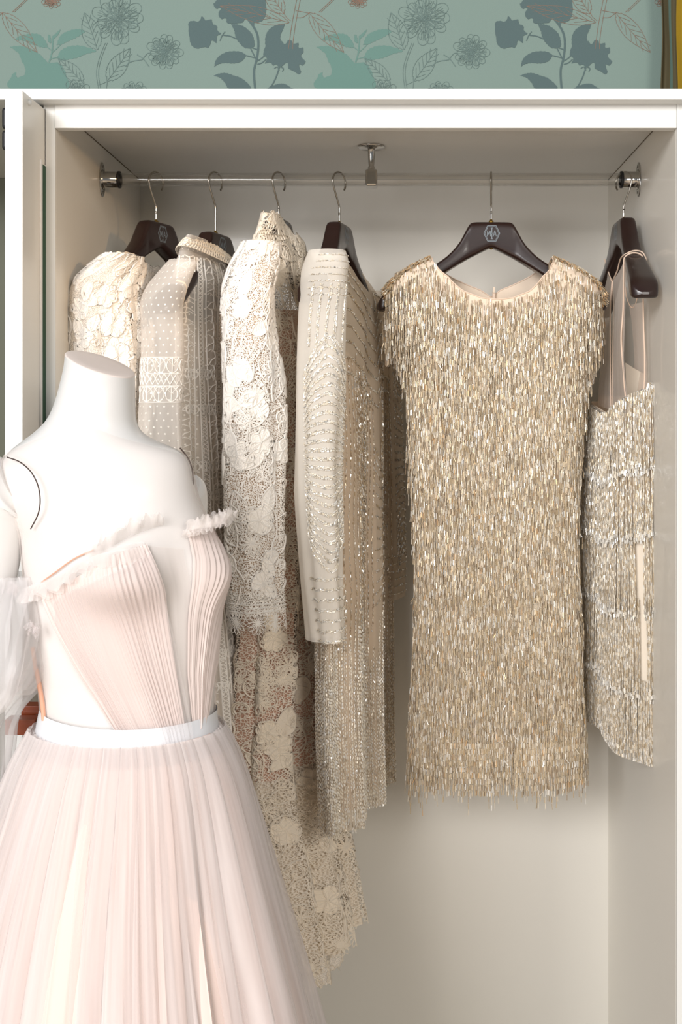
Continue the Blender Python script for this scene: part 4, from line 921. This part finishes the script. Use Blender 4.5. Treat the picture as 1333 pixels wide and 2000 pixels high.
msurf = Drape(ML, MR, YM, YM, MT, lambda c, f: 713 + 24 * c - 10 * f * 0, 1760, shape=bust, sm=7)
def tilt(surf):   # neck cut slopes down to the right and towards the viewer
    return lambda c, f: 712 + 24 * c - 14 * f * 1.0
msurf.T = tilt(msurf)
b = MB(); msurf.mesh(b, 'mannequin_white', 140, 260); b.build('torso', mn)
b = MB(); u = np.linspace(0, 1, 64, endpoint=False); ring = msurf.raw(u, 0 * u); cen = ring.mean(0); V = [ring]
nrm_c = np.cross(ring[16] - ring[0], ring[32] - ring[0]); nrm_c /= np.linalg.norm(nrm_c); nrm_c *= np.sign(nrm_c[2])
for q, hh in ((.985, .0012), (.95, .0018), (.6, .002), (.002, .002)): V.append(cen + (ring - cen) * q + nrm_c * hh)
b.add(np.concatenate(V), gridfaces(64, 5, True), 'mannequin_cap'); b.build('neck_cap', mn)
def arm(pts, rads, sq, name):
    b = MB(); p = smoothpts(pts, 50); rr_ = np.interp(np.linspace(0, 1, len(p)), np.linspace(0, 1, len(rads)), rads); tube(b, p, rr_, 'mannequin_white', 40); return b.build(name, mn)
# left arm of the picture, lifted off the torso at the shoulder joint
A_ = lambda x, y, Y: tuple(P(x, y, Y))
arm([A_(32, 948, 1.44), A_(18, 956, 1.44), A_(2, 972, 1.44), A_(-12, 1000, 1.438), A_(-20, 1050, 1.435), A_(-30, 1120, 1.43), A_(-46, 1200, 1.42), A_(-66, 1280, 1.41)], [.038, .052, .053, .049, .0430, .0405, .038, .034], 1, 'upper_arm')
arm([A_(366, 950, 1.50), A_(372, 958, 1.51), A_(372, 985, 1.52), A_(372, 1050, 1.53), A_(372, 1150, 1.55), A_(366, 1240, 1.57)], [.018, .022, .0235, .0225, .0215, .021], 1, 'upper_arm')
b = MB(); tube(b, smoothpts([A_(14, 893, 1.40), A_(38, 902, 1.385), A_(60, 921, 1.375), A_(74, 948, 1.368), A_(78.5, 978, 1.365), A_(74, 1005, 1.368), A_(60, 1033, 1.378)], 50), [.0003] + [.0009] * 53 if False else .0008, 'joint_shade', 8); b.build('joint_shadow_line', mn)  # dark tube drawn as the shadow gap between arm and torso
b = MB(); tube(b, smoothpts([A_(352, 875, 1.46), A_(366, 893, 1.452), A_(374, 912, 1.448), A_(377.5, 935, 1.447), A_(377, 950, 1.447), A_(373, 962, 1.446)], 40), .0009, 'joint_shade', 8); b.build('joint_shadow_line', mn)  # shadow gap of the other arm, drawn as a dark tube too
zt = msurf.raw(np.array([.5]), np.array([1.0]))[0][2]
b = MB(); lathe(b, [(.0, 0), (.16, 0), (.16, .008), (.02, .014), (.014, .03), (.014, zt + .05)], (float(P(250, 0, YM)[0]), YM, 0), (0, 0, 1), 'chrome', 40); b.build('stand', mn)
b = MB(); q0 = P(60, 1388, 1.60); q1 = P(44, 1416, 1.57); q2 = P(80, 1407, 1.585)
box(b, q0[0] - .010, q0[0] + .024, q0[1] - .012, q0[1] + .012, q0[2] - .009, q0[2] + .010, 'orange_wood', .001); box(b, q1[0] - .021, q1[0] + .022, q1[1] - .012, q1[1] + .012, q1[2] - .011, q1[2] + .011, 'orange_wood', .001)
o = b.build('wooden_bracket', mn); o['label'] = 'reddish brown wooden bracket behind the waist'
b = MB(); box(b, q2[0] - .009, q2[0] + .03, q2[1] - .008, q2[1] + .008, q2[2] - .008, q2[2] + .008, 'grey_metal', .002); b.build('bracket_joint', mn)

# ---------------------------------------------------------------- blush tulle gown on the mannequin
gw = empty('tulle_gown', tuple(P(250, 1400, YM)), 'blush pink pleated tulle gown on the white mannequin in front', 'gown')
YS = 1.44
SL = [(1395, 84), (1415, 78), (1440, 64), (1480, 44), (1540, 22), (1600, 0), (1700, -32), (1800, -60), (2000, -110), (2400, -210), (3000, -330)]
SR = [(1395, 414), (1415, 424), (1440, 440), (1480, 460), (1540, 480), (1600, 497), (1700, 524), (1800, 551), (1900, 578), (2000, 603), (2400, 700), (3000, 800)]
SD = [(1395, .082), (1440, .095), (1500, .115), (1700, .15), (2000, .20), (3000, .26)]
def pleats(kf, a0, a1, seed, sharp=True):
    r = np.random.RandomState(seed); ph = r.rand(6) * 6
    def f(u, py, p_):
        q = np.clip((py - 1395) / 700., 0, 1.6); x = u + .004 * np.sin(2 * PI * 3 * u + ph[0]) + .0025 * np.sin(2 * PI * 11 * u + ph[1]) + .006 * q * np.sin(2 * PI * 2 * u + ph[2])
        w = (x * kf) % 1.0; pr = np.minimum(w / .8, (1 - w) / .2) - .5
        amp = (a0 + (a1 - a0) * q) * (.6 + .4 * np.sin(2 * PI * 5 * u + ph[3])); big = .014 * q * np.sin(2 * PI * 7 * u + ph[4]) + .008 * q * np.sin(2 * PI * 13 * u + ph[5])
        return amp * pr * 2 + big
    return f
def skirt(kf, a0, a1, seed, off):
    s = Drape([(y, x - off) for y, x in SL], [(y, x + off) for y, x in SR], YS, YS, SD, 1420, 2990, pleats(kf, a0, a1, seed), sm=12)
    rw = s.raw
    def raw(u, v):   # back of the skirt stays clear of the wardrobe front
        p = rw(u, v); y = p[..., 1]; p[..., 1] = np.where(y > 1.60, 1.60 + .085 * np.tanh((y - 1.60) / .085), y); return p
    s.raw = raw; return s
s = skirt(46, .0012, .006, 1, -4); b = MB(); s.mesh(b, 'lining_blush', 560, 160, h=-.004); b.build('skirt_lining', gw)
s = skirt(58, .0015, .010, 2, 0); b = MB(); s.mesh(b, 'tulle_skirt', 900, 160, h=.001); b.build('skirt_pleats', gw)
s = skirt(37, .0015, .011, 5, 4); b = MB(); s.mesh(b, 'tulle_skirt', 700, 140, h=.006); b.build('skirt_veil', gw)
# waistband
ws = Drape([(1380, 88), (1400, 84), (1425, 80), (1462, 62)], [(1380, 417), (1400, 417), (1425, 420), (1462, 446)], YM, YM, [(1380, .081), (1462, .098)], lambda c, f: 1390 - 8 * c * c + 4 * c + 0 * f, lambda c, f: 1424 + 3 * c, sm=4)
b = MB(); ws.mesh(b, 'satin_white', 160, 16, h=.0045); b.build('waistband', gw)
ws2 = Drape([(1380, 88), (1400, 84), (1425, 80), (1470, 58)], [(1380, 417), (1400, 417), (1425, 422), (1470, 452)], YM, YM, [(1380, .081), (1470, .102)], lambda c, f: 1423 + 3 * c, lambda c, f: 1456 + 2 * c, folds([(60, 0, .0008, .0012, 1420, 1460, 0), (23, 1, .0006, .001, 1420, 1460, 0)]), sm=4)
b = MB(); ws2.mesh(b, 'tulle_white', 400, 16, h=.010); ws2.mesh(b, 'tulle_white', 400, 12, h=.007); b.build('skirt_heading', gw)
# illusion tulle over the bust and shoulders
b = MB(); ms = Drape(ML, MR, YM, YM, MT, lambda c, f: 830 + 60 * c * c, 1395, shape=bust, sm=7); ms.mesh(b, 'tulle_illusion', 140, 140, h=.0025); b.build('illusion_tulle', gw)
# draped and pleated bodice panels laid over the torso
def panel(name, top, bot, Lc, Rc, kf, amp, h0, mat='bodice_blush', nu=260, nv=90, seed=0, extra=.0022, parent=gw, hfun=None):
    """top: px->py ; Lc/Rc: py->px curves ; laid on the torso surface with fine knife pleats"""
    Lc = curve(Lc, 8); Rc = curve(Rc, 8); U, V = np.meshgrid(np.linspace(0, 1, nu), np.linspace(0, 1, nv)); tp = np.array(top, float); t = np.interp(U, tp[:, 0], tp[:, 1]); bt = np.array(bot, float); bb = np.interp(U, bt[:, 0], bt[:, 1])
    py = t + (bb - t) * V; px = Lc(py) + (Rc(py) - Lc(py)) * U
    c = (px - (ms.L(py) + ms.R(py)) / 2) / ((ms.R(py) - ms.L(py)) / 2); c = np.clip(c, -.997, .997); ph = 2 * PI - np.arccos(c)
    A = P(ms.L(py), py, YM); B_ = P(ms.R(py), py, YM); a_ = (B_[..., 0] - A[..., 0]) / 2; th = ms.th(py); x = (A[..., 0] + B_[..., 0]) / 2 + a_ * np.cos(ph); y = YM + th * np.sin(ph)
    nx = np.cos(ph) * th; ny = np.sin(ph) * a_; q = np.hypot(nx, ny); nx /= q; ny /= q
    rs = np.random.RandomState(seed); w = U + .012 * np.sin(U * 17 + rs.rand() * 6) + .006 * np.sin(U * 41 + V * 2)
    k = (w * kf) % 1.0; pr = np.minimum(k / .7, (1 - k) / .3)
    hh = h0 + amp * pr * (.55 + .45 * np.sin(U * 9 + seed)) + extra * np.maximum(0, np.sin(U * 19 + seed + V * 1.5)) ; hh = hh + bust(ph, py)
    if hfun is not None: hh = hh + hfun(U, V)
    p = np.stack([x + nx * hh, y + ny * hh, EYE + (CZ - py) / FPX * YM], -1)
    b = MB(); b.add(p.reshape(-1, 3), gridfaces(nu, nv), mat, True, np.stack([U.ravel() * .2, V.ravel() * .3], -1)); return b.build(name, parent)
panel('bodice_panel', [(0, 1144), (.35, 1108), (.7, 1062), (1, 1046)], [(0, 1425), (1, 1425)], [(1046, 118), (1144, 116), (1200, 142), (1290, 192), (1400, 262), (1425, 276)], [(1046, 312), (1090, 330), (1130, 342), (1200, 350), (1300, 362), (1380, 372), (1425, 376)], 30, .0024, .004, seed=1)
panel('bodice_panel', [(0, 1030), (.5, 1026), (1, 1022)], [(0, 1402), (1, 1408)], [(1020, 370), (1040, 378), (1080, 386), (1130, 386), (1200, 380), (1300, 378), (1408, 386)], [(1020, 434), (1050, 440), (1100, 446), (1140, 444), (1200, 437), (1300, 420), (1408, 406)], 15, .0016, .005, nu=200, seed=3, extra=.0008)
o = panel('bodice_underlay', [(0, 1050), (1, 1060)], [(0, 1395), (1, 1398)], [(1046, 312), (1130, 340), (1300, 360), (1400, 372)], [(1046, 370), (1130, 386), (1300, 380), (1400, 388)], 3, .0002, .0030, 'tulle_illusion', 60, 50, 5, extra=.0004)
# loose veil of the fan pleats falling over the waistband
panel('pleat_veil', [(0, 1150), (1, 1060)], [(0, 1440), (1, 1432)], [(1060, 140), (1200, 150), (1440, 285)], [(1060, 318), (1200, 352), (1432, 385)], 22, .003, .009, 'tulle_white', 160, 60, 7)
# nude boning at the left waist and along the neckline
b = MB()
def ontorso(pts, h=.003):
    out = []
    for x, y in pts:
        l_, r_ = float(ms.L(y)), float(ms.R(y)); c = np.clip((x - (l_ + r_) / 2) / ((r_ - l_) / 2), -.999, .999); ph = 2 * PI - math.acos(c); th = float(ms.th(y)); a = (r_ - l_) / 2 / FPX * YM
        cx_ = ((l_ + r_) / 2 - CX) / FPX * YM; nx, ny = math.cos(ph) * th, math.sin(ph) * a; q = math.hypot(nx, ny); hh = h + float(bust(ph, np.array(float(y)))); out.append((cx_ + a * math.cos(ph) + nx / q * hh, YM + th * math.sin(ph) + ny / q * hh, EYE + (CZ - y) / FPX * YM))
    return out
tube(b, smoothpts(ontorso([(84, 1255), (92, 1290), (101, 1325), (108, 1355), (112, 1388)], .004), 40), .0030, 'boning_nude', 10); b.build('boning', gw)
b = MB(); tube(b, smoothpts(ontorso([(120, 1120), (150, 1100), (190, 1072), (225, 1055)], .004), 40), .0009, 'boning_nude', 8); b.build('neck_piping', gw)
# tulle ruffles on the neckline
def ruffles(name, pts, w, lay, k, seed, dirv, amp=.008, mat='tulle_fluff'):
    b = MB(); 
    for q in range(lay): ruff(b, ontorso([(x + RNG.uniform(-3, 3), y + RNG.uniform(-4, 4) + q * 2) for x, y in pts], .004 + .0025 * q), w * (1 - .08 * q), mat, 120, amp, k, dirv, seed + q)
    b.build(name, gw)
ruffles('neckline_ruffle', [(62, 1140), (95, 1128), (130, 1115), (170, 1092), (215, 1066), (262, 1050), (308, 1044)], .022, 3, 6, 3, (.12, -.5, -.8))
ruffles('neckline_ruffle', [(215, 1072), (255, 1046), (300, 1022), (335, 1016)], .020, 2, 4, 13, (.1, -.5, .8), .006)
ruffles('neckline_ruffle', [(368, 1036), (385, 1030), (405, 1024), (428, 1018)], .014, 4, 5, 23, (.55, -.5, .7), .006)
b = MB(); ruff(b, [A_(372, 1036, 1.40), A_(400, 1026, 1.385), (float(P(428, 0, 1.39)[0]), 1.39, float(P(0, 1018, 1.39)[2])), A_(450, 1012, 1.41)], .014, 'tulle_fluff', 80, .006, 5, (.1, -.3, .9), 5, 3)
ruff(b, [A_(372, 1030, 1.40), A_(400, 1022, 1.385), A_(428, 1012, 1.39), A_(450, 1010, 1.41)], .012, 'tulle_fluff', 80, .005, 6, (.1, -.5, -.6), 8, 2); b.build('shoulder_ruffle', gw)
# puffed off-shoulder sleeve on the left
def puff(L, R, Ya, th, T, B, fo, mat, name, h=None):
    s = Drape(L, R, Ya, Ya, th, T, B, fo, sm=10); b = MB(); s.mesh(b, mat, 220, 110)
    if h: s.mesh(b, mat, 180, 90, h=h)
    b.build(name, gw)
puff([(1120, -40), (1160, -70), (1220, -100), (1300, -110), (1400, -100)], [(1120, 66), (1160, 82), (1220, 98), (1290, 96), (1340, 76), (1370, 45), (1400, 5)], 1.42, [(1120, .035), (1200, .065), (1300, .075), (1400, .04)], 1122, lambda c, f: 1385 - 25 * c + 8 * np.sin(c * 5),
     folds([(5, 0, .006, .012, 1120, 1300, 2), (9, 2, .002, .006, 1120, 1300, -3), (17, 1, .001, .003, 1120, 1300, 5)]), 'tulle_sleeve', 'sleeve', -.012)
puff([(1330, -80), (1400, -70), (1500, -60)], [(1330, 90), (1380, 40), (1420, 22), (1480, 16), (1580, 2)], 1.45, [(1330, .05), (1580, .03)], 1340, lambda c, f: 1570 - 10 * c, folds([(7, 0, .003, .006, 1330, 1500, 2), (15, 0, .001, .002, 1330, 1500, 2)]), 'tulle_sleeve', 'sleeve_tail')
for grp in ([(62, 1128), (72, 1134), (54, 1134), (66, 1140)], [(112, 1196), (118, 1204)]):
    b = MB()
    for k, (x, y) in enumerate(grp):
        for j in range(2):
            a = k * 1.3 + j * 2; p0 = ontorso([(max(x, 60), y)], .012)[0]; ruff(b, [(p0[0] - .008 * math.cos(a), p0[1] - .01, p0[2] - .006 * math.sin(a)), (p0[0], p0[1] - .014, p0[2] + .003), (p0[0] + .008 * math.cos(a), p0[1] - .01, p0[2] + .006 * math.sin(a))], .010, 'tulle_white', 30, .004, 2, (math.sin(a) * .4, -.6, -.5), k * 7 + j)
    b.build('sleeve_rosette', gw)
